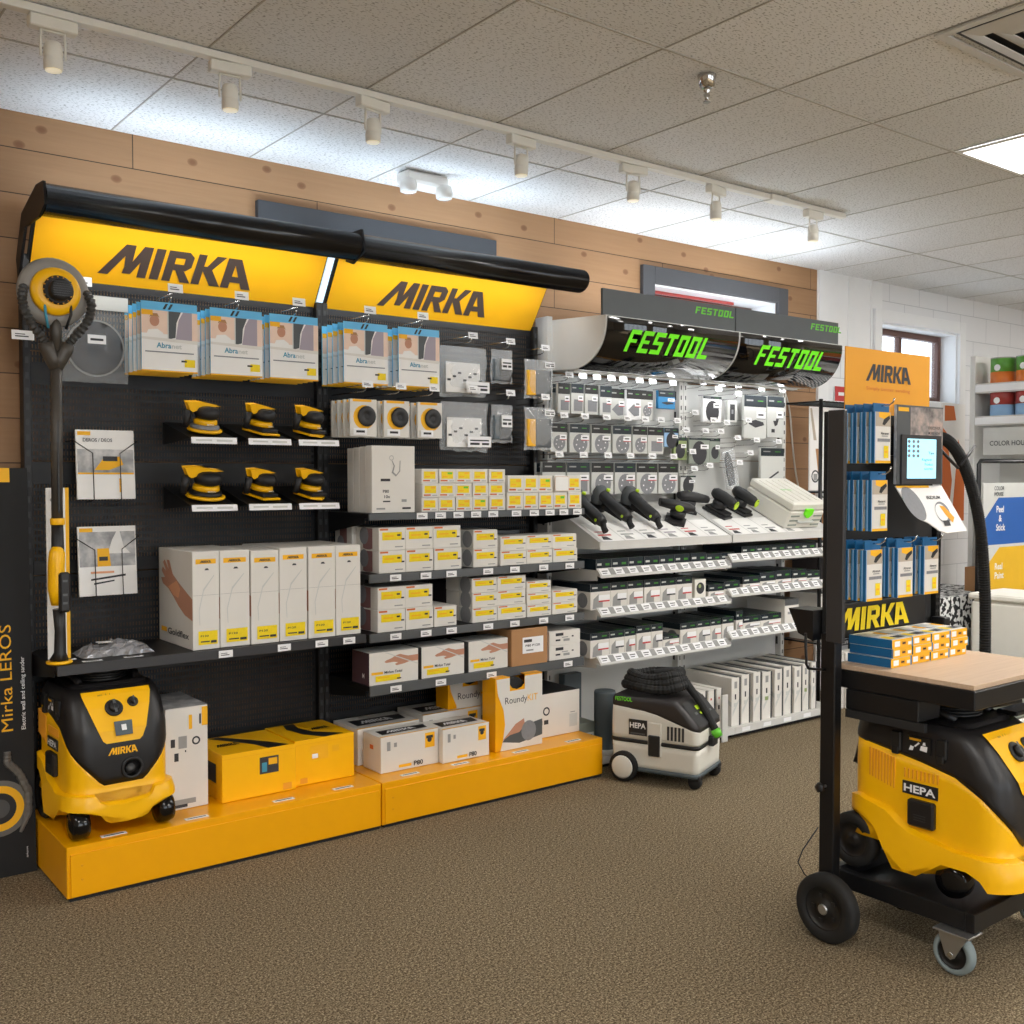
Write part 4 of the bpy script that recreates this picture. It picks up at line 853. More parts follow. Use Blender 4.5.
# --- tall black product standee left of the rack
t = thing('display_standee', 'tall black cardboard standee with yellow lettering and a round sander picture, at the left edge', 'standee', (.38, 4.22, 0), 0, rx=R(-2.2))
w, h = .598, 1.535
g = G(); g.box(0, w, 0, .04, 0, h, 'black_matte', .002); g.build('board', t)
O, U, V = Vector((0, -.0008, 0)), Vector((w, 0, 0)), Vector((0, 0, h))
g = G(); g.flat([r_(.5, .965, .895, 1)], O, U, V, 'amber_label'); g.build('badge', t)
g = G(); g.text('Mirka LEROS', (w-.072, -.001, .545), (0, 0, 1), (-1, 0, 0), .042, 'amber_label', 0, w=.40); g.build('lettering', t); g = G(); g.text('Electric wall and ceiling sander', (w-.028, -.001, .545), (0, 0, 1), (-1, 0, 0), .015, 'tag_white', .01, w=.275); g.build('lettering', t); g = G()
g.text('mirka.com', (w-.03, -.001, .06), (0, 0, 1), (-1, 0, 0), .007, 'tag_white', 0); g.build('lettering', t)
g = G(); cx, cz = w-.125, .26
ci = lambda r, n=30, kx=1: [(cx+r*kx*math.cos(2*math.pi*a/n), cz+r*math.sin(2*math.pi*a/n)) for a in range(n)]
I3 = (Vector((1, 0, 0)), Vector((0, 0, 1)))
g.flat([ci(.105)], (0, -.001, 0), *I3, 'hose_grey'); g.flat([ci(.085)], (0, -.0016, 0), *I3, 'amber_label'); g.flat([ci(.058)], (0, -.0022, 0), *I3, 'tool_black'); g.flat([ci(.035)], (0, -.0028, 0), *I3, 'dark_grey')
g.tube([(cx+.07, -.004, cz-.1), (cx+.1, -.004, cz-.03), (cx+.1, -.004, cz+.05), (cx+.07, -.004, cz+.12), (cx+.03, -.004, cz+.17), (cx+.03, -.004, cz+.21)], [.006, .014, .016, .016, .016, .012], 'hose_grey', 8, ribs=6)
g.build('sander_picture', t)
# ============================================================ VACUUMS
def interp(kn, s):
    for (a, va), (b_, vb) in zip(kn[:-1], kn[1:]):
        if s <= b_: 
            t = 0 if b_ == a else max(0, (s-a)/(b_-a)); return va+(vb-va)*t
    return kn[-1][1]
COLS = [(0+i/6) for i in range(6)] + [1+i/6 for i in range(6)] + [2+i/10 for i in range(10)] + [3+i/6 for i in range(6)] + [4+i/5 for i in range(6)]
def colpt(s, sec, o, sgn):
    hw, yf, yb, r = sec; hw += o; yf -= o; yb += o; r += o
    if s <= 1: x, y = s*(hw-r), yf
    elif s <= 2: a = (s-1)*math.pi/2; x, y = hw-r+r*math.sin(a), yf+r-r*math.cos(a)
    elif s <= 3: x, y = hw, (yf+r)+(s-2)*(yb-yf-2*r)
    elif s <= 4: a = (s-3)*math.pi/2; x, y = hw-r+r*math.cos(a), yb-r+r*math.sin(a)
    else: x, y = (5-s)*(hw-r), yb
    return x*sgn, y
def shell(g, secs, zlo, zhi, mt, o=0, n=8, cap=True, smin=0, smax=5, ledge=False):
    "skin between two height curves round a rounded-box body; secs maps height to section"
    def sec(z): return tuple(interp([(q[0], q[1][i]) for q in secs], z) for i in range(4))
    cols = [(s, 1) for s in COLS if s <= smax] + ([(s, -1) for s in reversed(COLS) if 0 < s < 5 and s <= smax])
    rings = []
    for k in range(n+1):
        ring = []
        for s, sg in cols:
            z = zlo(s)+(zhi(s)-zlo(s))*(k/n if not ledge else (0, .3, .6, .9, 1.0)[k])
            oo = (o if 0 < k < n or not o else o*.5) if not ledge else (0 if k == n else o)
            x, y = colpt(s, sec(z), oo, sg); ring.append(Vector((x, y, z)))
        rings.append(ring)
    if smax >= 5: g.rings(rings, mt, cap)
    else:
        m_ = len(cols); vs = [v for r0 in rings for v in r0]; fs = []
        nr = len([s for s in COLS if s <= smax]); order = list(range(nr-1, -1, -1))+list(range(m_-1, nr-1, -1)) 
        for k in range(n):
            for a, c in zip(order[:-1], order[1:]): fs.append((k*m_+a, k*m_+c, (k+1)*m_+c, (k+1)*m_+a))
        g.add(vs, fs, mt, True)
    return g
def wheel(t, c, r, w, tyre, hub, name='wheel', axis='x', parts=True):
    g = G(); g.lathe([(r*.62, w*.45), (r*.62, -w/2), (r*.92, -w/2), (r, -w*.32), (r, w*.32), (r*.92, w/2), (r*.62, w/2), (r*.62, -w*.45)], tyre, c, 32, axis, cap=False); o = g.build(name, t)
    g = G(); g.lathe([(r*.1, -w*.52), (r*.2, -w*.5), (r*.26, -w*.35), (r*.6, -w*.3), (r*.62, -w*.45), (r*.64, w*.45), (r*.6, w*.3), (r*.26, w*.35), (r*.2, w*.5), (r*.1, w*.52)], hub, c, 32, axis); g.build('hub', o)
    return o
def mirka_vac(lab, loc, rz, ks=1.0, cy=-.195, ry=.135):
    t = thing('dust_extractor', lab, 'vacuum', loc, rz, None)
    Y = ks
    S = [(.04, (.195, -.235*Y, .225*Y, .075)), (.12, (.192, -.238*Y, .225*Y, .08)), (.17, (.181, -.218*Y, .215*Y, .075)), (.30, (.182, -.216*Y, .215*Y, .075)), (.38, (.180, -.207*Y, .215*Y, .07)),
         (.46, (.176, -.17*Y, .21*Y, .065)), (.50, (.170, -.145*Y, .205*Y, .065)), (.525, (.155, -.12*Y, .19*Y, .06))]
    zb = lambda s: interp([(0, .185), (.72, .185), (1.0, .22), (1.5, .285), (2.0, .35), (2.2, .385), (2.5, .41), (3, .435), (4, .44), (5, .44)], s)
    g = G(); shell(g, S, lambda s: .12, zb, 'yellow_plastic', 0, 8); bd = g.build('tank', t)
    g = G(); shell(g, S, lambda s: interp([(0, .05), (.6, .055), (.95, .105), (2.0, .11), (2.2, .06), (2.6, .055), (2.7, .12), (2.9, .19), (3.5, .19), (5, .07)] if cy < -.15 else [(0, .075), (1.5, .07), (1.9, .065), (2.05, .11), (2.35, .11), (2.45, .05), (2.75, .05), (2.82, .13), (3.0, .2), (3.5, .2), (5, .07)], s) , lambda s: interp([(0, .125), (.8, .13), (1.0, .16), (1.6, .165), (2.2, .16), (2.6, .19), (2.8, .24), (3.2, .26), (5, .2)], s), 'yellow_plastic', .018, 4, cap=True, ledge=True); g.build('skirt', t, split=35)
    g = G(); shell(g, S, zb, lambda s: .525, 'vac_black', .005, 12)
    shell(g, [(q[0], (q[1][0]-.02, q[1][1]+.02, q[1][2]-.02, q[1][3]-.02)) for q in S], lambda s: .5, lambda s: .538, 'vac_black', 0, 2); hd = g.build('motor_head', t)
    sec = lambda z: interp([(q[0], q[1][1]) for q in S], z)
    def front(x, z, e=.0): return Vector((x, sec(z)-.0062-e, z))
    def strip(g, zs, ws, mt, e, x0=0):
        vs = []
        for z, (a, b_) in zip(zs, ws): vs += [front(a+x0, z, e), front(b_+x0, z, e)]
        g.add(vs, [(2*i, 2*i+1, 2*i+3, 2*i+2) for i in range(len(zs)-1)], mt)
    g = G(); strip(g, [.335, .345, .38, .42, .46, .50, .515], [(-.06, .06), (-.072, .072), (-.087, .087), (-.1, .1), (-.113, .113), (-.125, .125), (-.125, .125)], 'yellow_plastic', .002); cp = g.build('control_panel', hd)
    g = G(); g.text('auto    0    I', front(-.07, .5, .004), (1, 0, 0), (0, .6, .8), .007, 'dark_print', 0)
    p0, p1 = front(-.09, .315, .003), front(-.09, .345, .003); 
    g.flat(MIRKA, front(-.05, .292, .003), Vector((.105/MIRKA_W, 0, 0)), (front(0, .318, .003)-front(0, .292, .003)), 'amber_label'); g.build('lettering', hd)
    nrm = Vector((0, -.8, .6)).normalized()
    def knob(g, x, z, r, m1, m2):
        c = front(x, z, .002)
        q = nrm.to_track_quat('Z', 'Y').to_matrix()
        def ring(r_, h): return [c+q@Vector((r_*math.cos(a*math.pi/10), r_*math.sin(a*math.pi/10), h)) for a in range(20)]
        g.rings([ring(r, 0), ring(r, .004), ring(r*.85, .006), ring(r*.8, .006)], m1); g.rings([ring(r*.6, .006), ring(r*.55, .018), ring(r*.3, .02)], m1)
        a = c+q@Vector((-.15*r, -r*.8, .02)); b = q@Vector((.3*r, 0, 0)); d = q@Vector((0, 1.6*r, 0)); g.quad(a, a+b, a+b+d, a+d, m2)
    g = G(); knob(g, -.02, .455, .033, 'tool_black', 'rail_grey'); g.build('dial', cp)
    g = G(); knob(g, .052, .468, .02, 'tool_black', 'rail_grey'); g.build('dial', cp)
    g = G(); strip(g, [.362, .41], [(-.028, .034), (-.03, .036)], 'slate', .010); strip(g, [.36, .362], [(-.028, .034)]*2, 'tool_black', .009); strip(g, [.378, .398], [(-.006, .012)]*2, 'tag_white', .012); g.build('power_socket', cp)
    g = G(); c = front(.03, .235, -.004); g.lathe([(.031, -.002), (.031, -.011), (.04, -.011), (.042, -.004), (.042, .004)], 'tool_black', c, 26, 'y', cap=False); g.lathe([(.031, -.003), (.0, -.0035)], 'black', c, 24, 'y'); g.lathe([(.018, -.0036), (.0, -.0038)], 'dark_grey', c+Vector((-.006, 0, -.002)), 24, 'y'); g.build('hose_port', t)
    g = G(); strip(g, [.262, .2645], [(-.13, .13)]*2, 'black', .0008); g.build('seam', hd)
    for sx in (-1, 1):
        g = G()   # filter label, latch, vent slits on both flanks
        X = lambda e: sx*(.1825+e)
        def sq(y0, y1, z0, z1, m_, e, g=g): 
            g.box(min(X(-.01), X(e)), max(X(-.01), X(e)), y0, y1, z0, z1, m_)
        sq(-.06, .06, .295, .335, 'tool_black', .003)
        O = (X(.0036), .055 if sx < 0 else -.055, .303); g.text('HEPA', O, (0, sx, 0), (0, 0, 1), .024, 'tag_white', .03, w=.108); g.build('filter_label', t)
        g = G(); g.box(min(X(-.004), X(.02)), max(X(-.004), X(.02)), -.055, .035, .2, .285, 'vac_black', .006)
        for k in range(3): g.box(min(X(.0), X(.021)), max(X(.0), X(.021)), -.03, .01, .222+k*.008, .225+k*.008, 'grey_post')
        g.build('latch', t)
        g = G()
        for k in range(9): g.box(min(X(-.01), X(.0012)), max(X(-.01), X(.0012)), .09+k*.011, .0945+k*.011, .3+.003*k, .4+.002*k, 'orange_card')
        for k in range(9): g.box(min(X(-.01), X(.0012)), max(X(-.01), X(.0012)), -.06+k*.014, -.055+k*.014, .345, .375, 'orange_card')
        g.build('vent_slits', bd)
        for y_ in (-.07, .085):
            g = G(); g.box(min(sx*.165, sx*.19), max(sx*.165, sx*.19), y_-.018, y_+.018, .425, .488, 'black', .004); g.box(min(sx*.17, sx*.194), max(sx*.17, sx*.194), y_-.012, y_+.012, .415, .44, 'black', .003); g.build('head_latch', hd)
        g = G(); g.box(min(sx*.155, sx*.1865), max(sx*.155, sx*.1865), -.035, .045, .432, .482, 'black')
        g.flat([r_(.1, .75, .6, .9)], (sx*.1871, .045 if sx < 0 else -.035, .432), (0, sx*.08, 0), (0, 0, .05), 'amber_label'); g.flat([[(.08, .1), (.25, .1), (.3, .35), (.15, .4)], [(.3, .4), (.5, .7), (.55, .62), (.36, .35)], [(.55, .2), (.85, .15), (.88, .5), (.6, .5)], [(.66, .55), (.8, .55), (.78, .75), (.7, .75)]], (sx*.1873, .045 if sx < 0 else -.035, .432), (0, sx*.08, 0), (0, 0, .05), 'tag_white'); g.build('pictogram', hd)
        wheel(t, (sx*.165, ry*Y, .09), .09, .05, 'rubber', 'vac_black', 'rear_wheel')
        g = G(); g.lathe([(.02, -.03), (.05, -.028), (.055, -.012), (.055, .012), (.05, .028), (.02, .03)], 'black_gloss', (sx*.155, cy*Y, .0555), 28, 'x'); cw = g.build('castor_wheel', t)
        g = G(); g.box(sx*.15-.02, sx*.15+.02, (cy-.005)*Y, (cy+.035)*Y, .09, .125, 'tool_black', .005); g.build('castor_fork', t)
    g = G()
    for sx in (-1, 1): g.tube([(sx*.115, .17*Y, .53), (sx*.118, .15*Y, .555), (sx*.116, .05, .562), (sx*.112, -.03, .555), (sx*.105, -.07, .535)], .013, 'vac_black', 10)
    g.tube([(-.11, .16*Y, .55), (.11, .16*Y, .55)], .013, 'vac_black', 10); g.build('carry_handle', t)
    g = G()
    for k in range(4): g.tube([(.1*math.cos(a*.42)*(1-.06*k)-.01, .12*math.sin(a*.42)+.03, .545+.010*k) for a in range(16)], .0055, 'black', 7)
    g.build('power_cord', t)
    g = G(); g.box(-.06, .06, .2*Y-.02, .2*Y+.02, .40, .49, 'yellow_plastic', .01); g.build('rear_clip', t)
    return t
mirka_vac('yellow and black wheeled vacuum with two dials, on the yellow plinth at far left', (1.192, 4.095, .1968), R(2), 1.0)

# white and dark vacuum on the carpet
t = thing('dust_extractor', 'white and dark grey wheeled vacuum with a coiled black hose on top, on the carpet', 'vacuum', (3.79, 3.635, 0), R(22))
t.scale = (1, 1, 1.02)
S = [(.05, (.165, -.225, .22, .025)), (.2, (.17, -.23, .225, .03)), (.28, (.168, -.228, .225, .03)), (.30, (.168, -.22, .225, .03)), (.36, (.166, -.165, .223, .03)), (.395, (.164, -.13, .222, .03)), (.41, (.155, -.11, .215, .025))]
zb = lambda s: interp([(0, .272), (1, .272), (2, .282), (2.15, .305), (2.35, .335), (2.6, .352), (3, .362), (5, .362)], s)
g = G(); shell(g, S, lambda s: .065 if s < 2.3 or s > 3.5 else .065, lambda s: .19, 'ct_white', 0, 4); g.build('dust_tank', t)
g = G(); shell(g, S, lambda s: .191, lambda s: .208, 'black', .006, 2); g.build('seal_band', t)
g = G(); shell(g, S, lambda s: .209, zb, 'ct_white', .002, 6); up_ = g.build('motor_housing', t)
g = G(); shell(g, S, zb, lambda s: .41, 'ct_dark', .004, 8); top = g.build('top_cover', t)
g = G(); shell(g, [(q[0], (q[1][0]+.004, q[1][1]-.004, q[1][2]+.004, q[1][3])) for q in S], lambda s: .055, lambda s: .075, 'slate', .004, 2); g.build('base_rim', t)
def fy(z): return interp([(q[0], q[1][1]) for q in S], z)-.006
def fp(x, z, e=0): return Vector((x, fy(z)-e*.8, z+e*.6))
g = G(); g.quad(fp(-.14, .295, .003), fp(.14, .295, .003), fp(.14, .395, .003), fp(-.14, .395, .003), 'tool_black'); cp = g.build('control_panel', top)
for (x, z, w_, h_) in ((-.02, .355, .05, .016), (.05, .35, .04, .022), (-.03, .335, .02, .01), (.02, .33, .015, .01), (-.08, .34, .03, .01), (.09, .33, .02, .008)):
    g = G(); g.quad(fp(x-w_/2, z, .005), fp(x+w_/2, z, .005), fp(x+w_/2, z+h_, .005), fp(x-w_/2, z+h_, .005), 'lime' if abs(x) < .06 else 'rail_grey'); g.build('button', cp)
for sx in (-1, 1):
    X = lambda e: sx*(.172+e)
    def bx(g, y0, y1, z0, z1, m_, e, b=0): g.box(min(X(-.01), X(e)), max(X(-.01), X(e)), y0, y1, z0, z1, m_, b)
    g = G(); bx(g, .03, .125, .23, .305, 'tool_black', .003); g.text('HEPA', (X(.0036), .12 if sx < 0 else .035, .265), (0, sx, 0), (0, 0, 1), .026, 'tag_white', .03, w=.085); g.flat([r_(.05, .1, .95, .35)], (X(.0034), .12 if sx < 0 else .035, .232), (0, sx*.085, 0), (0, 0, .03), 'charcoal'); g.build('filter_label', t)
    g = G(); bx(g, -.045, .025, .135, .3, 'ct_white', .006, .004); g.build('latch_plate', t)
    g = G(); bx(g, -.04, .02, .14, .24, 'tool_black', .014, .004); g.build('latch', t)
    g = G()
    for k in range(5): bx(g, -.085-.019*k, -.075-.019*k, .225, .29, 'grey_post', .0025)
    g.build('vent_slots', up_)
    wheel(t, (sx*.18, .15, .073), .073, .035, 'rubber', 'ct_white', 'rear_wheel')
    g = G(); g.lathe([(.001, -.003), (.05, -.004), (.056, .0)], 'ct_white', (sx*.199, .15, .073), 26, 'x'); g.build('wheel_cap', t)
    g = G(); g.lathe([(.01, -.02), (.03, -.018), (.032, 0), (.03, .018), (.01, .02)], 'rubber', (sx*.135, -.205, .033), 20, 'x'); cw = g.build('castor_wheel', t)
    g = G(); g.box(sx*.135-.025, sx*.135+.025, -.235, -.175, .04, .07, 'tool_black', .006); g.build('castor_fork', t)
    g = G(); g.text('CTM 26' if 0 else 'FESTOOL', (sx*.1705, .2 if sx < 0 else .1, .388), (0, sx, 0), (0, 0, 1), .02, 'green', .01, w=.09); g.build('lettering', top)
g = G(); g.box(-.03, .03, -.262, -.226, .185, .235, 'tool_black', .008); g.build('hose_socket', t)
h = thing('suction_hose', 'coiled black ribbed hose on top of the white vacuum, its end hanging down the front', 'hose', (3.79, 3.635, .4185), R(22))
g = G(); pts = []
for k in range(44):
    a = k*.42; rr_ = .135-.0008*k; pts.append((rr_*.9*math.cos(a)+.008*math.sin(k*1.7), (.165-.001*k)*math.sin(a)+.055, .03+.0016*k+.008*math.sin(k*1.3)))
g.tube(pts, .026, 'rubber', 10, ribs=6, rib=.1); g.build('hose_coil', h)
g = G(); e = pts[-1]; g.tube([(-.03, .05, .1), (.0, -.03, .11), (.0, -.1, .07), (.0, -.185, -.035), (.0, -.255, -.15)], [.024, .024, .021, .018, .02], 'rubber', 12, ribs=3, rib=.05); g.build('hose_end', h)
g = G(); g.tube([(.0, -.255, -.15), (.0, -.272, -.185)], .024, 'leaf_green', 14); g.build('coloured_collar', h)
g = G(); g.tube([(.02, .05, .1), (.09, .0, .09), (.15, -.02, .08)], [.026, .027, .033], 'rubber', 14); g.build('nozzle', h)

# ============================================================ WHITE RACK WITH GREEN LETTERING (two bays)
FX = [3.62, 4.645, 5.62]; FY = 4.37
def curve_pts(n=14):
    P = [Vector((3.905, 2.315)), Vector((3.90, 2.2)), Vector((3.97, 2.09)), Vector((4.12, 2.068))]
    out = []
    for i in range(n+1):
        t = i/n; out.append(P[0]*(1-t)**3+P[1]*3*t*(1-t)**2+P[2]*3*t*t*(1-t)+P[3]*t**3)
    return out
CV = curve_pts()
def fest_bay(xa, xb, lab, first):
    t = thing('display_rack', lab, 'display rack', ((xa+xb)/2, 3.95, 0), 0, 'white display racks with green lettering')
    L = lambda g, n_, p=None: local(t, g, n_, p)
    for z0, z1 in ((.1, .6), (.605, 1.1), (1.105, 1.6), (1.605, 2.06)):
        g = G(); g.box(xa+.03, xb-.03, FY, FY+.003, z0, z1, 'perforated_white'); g.box(xa+.03, xb-.03, FY+.035, FY+.038, z0, z1, 'pale_grey'); L(g, 'back_panel')
    for x in (xa-.03 if first else xa+.001, xb-.036):
        g = G(); g.box(x, x+.034, FY-.045, FY+.06, .0, 2.07 if not (first and x < xa) else 2.36, 'white_metal', .002)
        for k in range(32): g.box(x+.012, x+.02, FY-.0462, FY-.045, .16+k*.06, .185+k*.06, 'grey_post')
        for k in range(16): g.box(x-.0012, x, FY-.02, FY-.004, .16+k*.12, .21+k*.12, 'grey_post')
        L(g, 'upright_post')
    # canopy
    prof = [(4.41, 2.345), (3.905, 2.32)]+[(p.x, p.y) for p in CV]+[(4.14, 2.066), (4.41, 2.075)]
    g = G(); g.prism(prof, xb-xa-.004, 'white_metal', 'x', xa+.002); cn = L(g, 'canopy')
    g = G(); vs = []; 
    for p, q in zip(CV, CV[1:]+[CV[-1]+(CV[-1]-CV[-2])]):
        d = (q-p).normalized(); nn = Vector((-d.y, d.x)); nn = nn if nn.x < 0 else -nn
        for e in (.0008, .006): vs += [(x, p.x+nn.x*e, p.y+nn.y*e) for x in (xa+.012, xb-.008)]
    fs = []; n = len(CV)
    for i in range(n-1):
        a = i*4; b_ = a+4; fs += [(a+2, a+3, b_+3, b_+2), (a, b_, b_+1, a+1), (a, a+2, b_+2, b_), (a+1, b_+1, b_+3, a+3)]
    g.add(vs, fs, 'canopy_gloss', True); pn = L(g, 'gloss_panel', cn)
    A, Bq = CV[2], CV[7]; V = Vector((0, A.x-Bq.x, A.y-Bq.y)); d = V.normalized(); nn = Vector((0, -abs(d.z), d.y*(1 if d.y > 0 else -1)*-1)).normalized()
    x0 = ax(624, 3.93) if first else ax(754, 3.93); x1 = ax(708, 3.93) if first else ax(822, 3.93)
    O = Vector((x0, Bq.x, Bq.y))+nn*.0165; g = G(); g.flat(FESTOOL, O, Vector(((x1-x0)/FESTOOL_W, 0, 0)), V, 'green'); L(g, 'lettering', pn)
    g = G(); g.box(xa+.004, xb-.006, 3.93, 3.945, 2.318, 2.458, 'charcoal', .001); ts = L(g, 'header_board')
    x0 = ax(694, 3.93) if first else ax(809, 3.93); x1 = ax(733, 3.93) if first else ax(840, 3.93)
    g = G(); g.flat(FESTOOL, (x0, 3.9285, 2.395), Vector(((x1-x0)/FESTOOL_W, 0, 0)), (0, 0, .038), 'leaf_green'); L(g, 'lettering', ts)
    g = G(); g.box(xa+.05, xb-.05, 4.2, 4.24, 2.058, 2.066, 'light_fixture'); L(g, 'light_strip')
    # sloping tool shelf
    sl = [(3.95, 1.165), (4.365, 1.365), (4.365, 1.36), (3.95, 1.16)]
    g = G(); g.prism(sl, xb-xa-.01, 'white_metal', 'x', xa+.005); g.box(xa+.005, xb-.005, 3.944, 3.9495, 1.125, 1.168, 'white_metal')
    for x in (xa+.005, xb-.009): g.prism([(3.952, 1.164), (4.365, 1.359), (4.365, 1.12), (4.2, 1.12), (3.952, 1.13)], .004, 'white_metal', 'x', x)
    ss = L(g, 'tool_shelf')
    V = Vector((0, .415, .2)); npl = 6 if first else 4; wpl = .155
    for k in range(npl):
        x = xa+.03+k*.163; g = G(); g.flat([r_(0, 0, 1, .42)], (x, 3.951, 1.1695), (wpl, 0, 0), V, 'paper')
        g.flat([r_(.1, .12, .7, .15), r_(.12, .2, .5, .22)], (x, 3.951, 1.1705), (wpl, 0, 0), V, ('red', 'grey_print', 'grey_print', 'lilac')[k % 4])
        g.flat([[(.1, .03), (.5, .02), (.4, .1), (.2, .11)]], (x, 3.951, 1.1705), (wpl, 0, 0), V, ('dark_print', 'grey_print')[k % 2]); L(g, 'info_card', ss)
    # three shelves with slanted price rails
    for z in ((1.015, .812, .562) if first else (1.045, .845, .6)):
        a, c = (xa+.01, xb-.005) if first else (xa+.0, xb-.02)
        g = G(); g.box(a, c, 3.975, FY-.002, z-.024, z, 'white_metal', .001)
        for x in (a+.0005, c-.0045): g.prism([(3.975, z-.02), (FY-.002, z-.02), (FY-.002, z-.1), (4.1, z-.06), (3.975, z-.05)], .004, 'white_metal', 'x', x)
        sh = L(g, 'shelf')
        g = G(); g.prism([(3.978, z+.014), (3.942, z-.027), (3.942, z-.034), (3.974, z-.024), (3.974, z+.0)], c-a, 'white_metal', 'x', a); rl = L(g, 'price_rail', sh)
        n_ = 10; stp = (c-a)/n_
        for k in range(n_):
            g = G(); O = Vector((a+.01+k*stp, 3.9765, z+.014)) ; V2 = Vector((0, -.0355, -.0405)); e = Vector((0, -.0014, .001))
            g.flat([r_(0, .1, .62, .85)], O+e, (stp, 0, 0), V2, 'tag_white'); g.flat([r_(.62, .1, 1.0, .85)], O+e, (stp, 0, 0), V2, 'grey_print')
            g.flat([r_(.1, .35, .5, .45), r_(.1, .6, .4, .68)], O+e*1.6, (stp, 0, 0), V2, 'dark_print'); L(g, 'price_tag', rl)
    g = G(); g.box(xa, xb, 3.92, FY-.002, .04, .065, 'white_metal', .001); g.box(xa+.01, xb-.01, 3.95, FY-.01, 0, .0395, 'black_matte')
    g.box(xa, xb-.002, 3.912, 3.9195, .028, .068, 'white_metal')
    for k in range(5): g.box(xa+.06+k*.19, xa+.13+k*.19, 3.9105, 3.9118, .036, .058, 'tag_white')
    L(g, 'base_shelf')
    return t
fb1 = fest_bay(FX[0], FX[1], 'left bay of the white rack with green-lettered black canopy, behind the white vacuum', True)
fb2 = fest_bay(FX[1], FX[2], 'right bay of the white rack with green letters on a black canopy, nearest the cart', False)
area('rack_strip_lamp', (4.13, 4.2, 2.05), (R(15), 0, 0), .9, .04, 1.1, (.95, .98, 1)); area('rack_strip_lamp', (5.13, 4.2, 2.05), (R(15), 0, 0), .9, .04, 1.5, (.95, .98, 1))
area('rack_top_lamp', (4.2, 4.15, 2.37), (R(180), 0, 0), .8, .08, 4, (.85, .93, 1)); area('rack_top_lamp', (5.2, 4.15, 2.37), (R(180), 0, 0), .8, .08, 5, (.85, .93, 1))
# hanging packs
def card_pack(x0, x1, zt, zb_, head, motif, y, lab, grp, dep=.02, body='pale_grey', hcol='navy', stick=True, accent='red'):
    w, h = x1-x0, zt-zb_; its = []
    hh = head
    if hh: its += [('F', ('r', 0, 1-hh, 1, 1, hcol)), ('F', ('r', .6, 1-hh*.5, .85, 1-hh*.4, 'box_green')), ('F', ('r', .1, 1-hh*.5, .4, 1-hh*.36, 'grey_print'))]
    c_ = (1-hh)*.46
    if motif == 'disc': its += [('F', ('c', .52, c_, .36, 'grey_disc'))]+[('F', ('c', .52+.2*math.cos(a), c_+.2*math.sin(a)*w/h, .03, 'tag_white')) for a in (0.3, 1.35, 2.4, 3.4, 4.5, 5.5)]
    elif motif == 'sheet': its += [('F', ('r', .22, .1, .9, c_*1.5, 'grey_disc'))]
    elif motif == 'delta': its += [('F', ('p', [(.1, c_), (.45, c_*1.6), (.85, c_*1.6), (.85, .15), (.5, .12)], 'grey_disc'))]
    elif motif == 'dark': its += [('F', ('c', .5, c_, .36, 'dark_print', 1.1))]
    elif motif == 'block': its += [('F', ('p', [(.2, c_), (.5, c_*.75), (.9, c_*.95), (.85, c_*1.15), (.5, c_*1.3), (.22, c_*1.15)], 'dark_print'))]
    elif motif == 'tool': its += [('F', ('p', [(.45, c_*.8), (.6, c_*.9), (.75, c_*1.6), (.62, c_*1.65), (.5, c_*1.2), (.35, c_*1.2)], 'dark_print')), ('F', ('r', .25, c_*.35, .45, c_*.6, 'dark_print'))]
    elif motif == 'rods': its += [('F', ('p', [(.3, .22), (.75, .42), (.78, .38), (.33, .18)], 'dark_print')), ('F', ('p', [(.5, .1), (.8, .16), (.8, .08), (.52, .04)], 'dark_print'))]
    elif motif == 'bar': its += [('F', ('r', .25, .1, .75, .85, 'dark_print')), ('F', ('r', .4, .4, .6, .6, 'grey_disc'))]
    prt = [('price_sticker', [('F', ('r', .55, c_*1.35, .95, c_*1.35+.18, 'tag_white')), ('F', ('r', .55, c_*1.33, .95, c_*1.33+.025, accent)), ('F', ('r', .62, c_*1.35+.08, .86, c_*1.35+.12, 'dark_print'))])] if stick else ()
    return carton('hanging_pack', lab, 'hanging pack', grp, x0, x1, y, y+dep, zb_, zt, body, its, prt)
def c1(x): return 540+x/7.314
ROW = {0: ([(90, 220), (225, 320), (325, 425), (435, 525), (510, 625), (630, 740), (735, 825)], 2.0, 1.84, 'top', ['sheet', 'sheet', 'sheet', 'sheet', 'delta', 'delta', 'disc']),
       1: ([(75, 200), (215, 365), (375, 520), (530, 670), (675, 785), (785, 905)], 1.785, 1.632, 'middle', ['disc', 'disc', 'disc', 'disc', 'disc', 'sheet']),
       2: ([(15, 190), (195, 365), (375, 540), (545, 700), (705, 860), (865, 1010)], 1.578, 1.405, 'lowest', ['sheet', 'sheet', 'disc', 'disc', 'disc', 'disc'])}
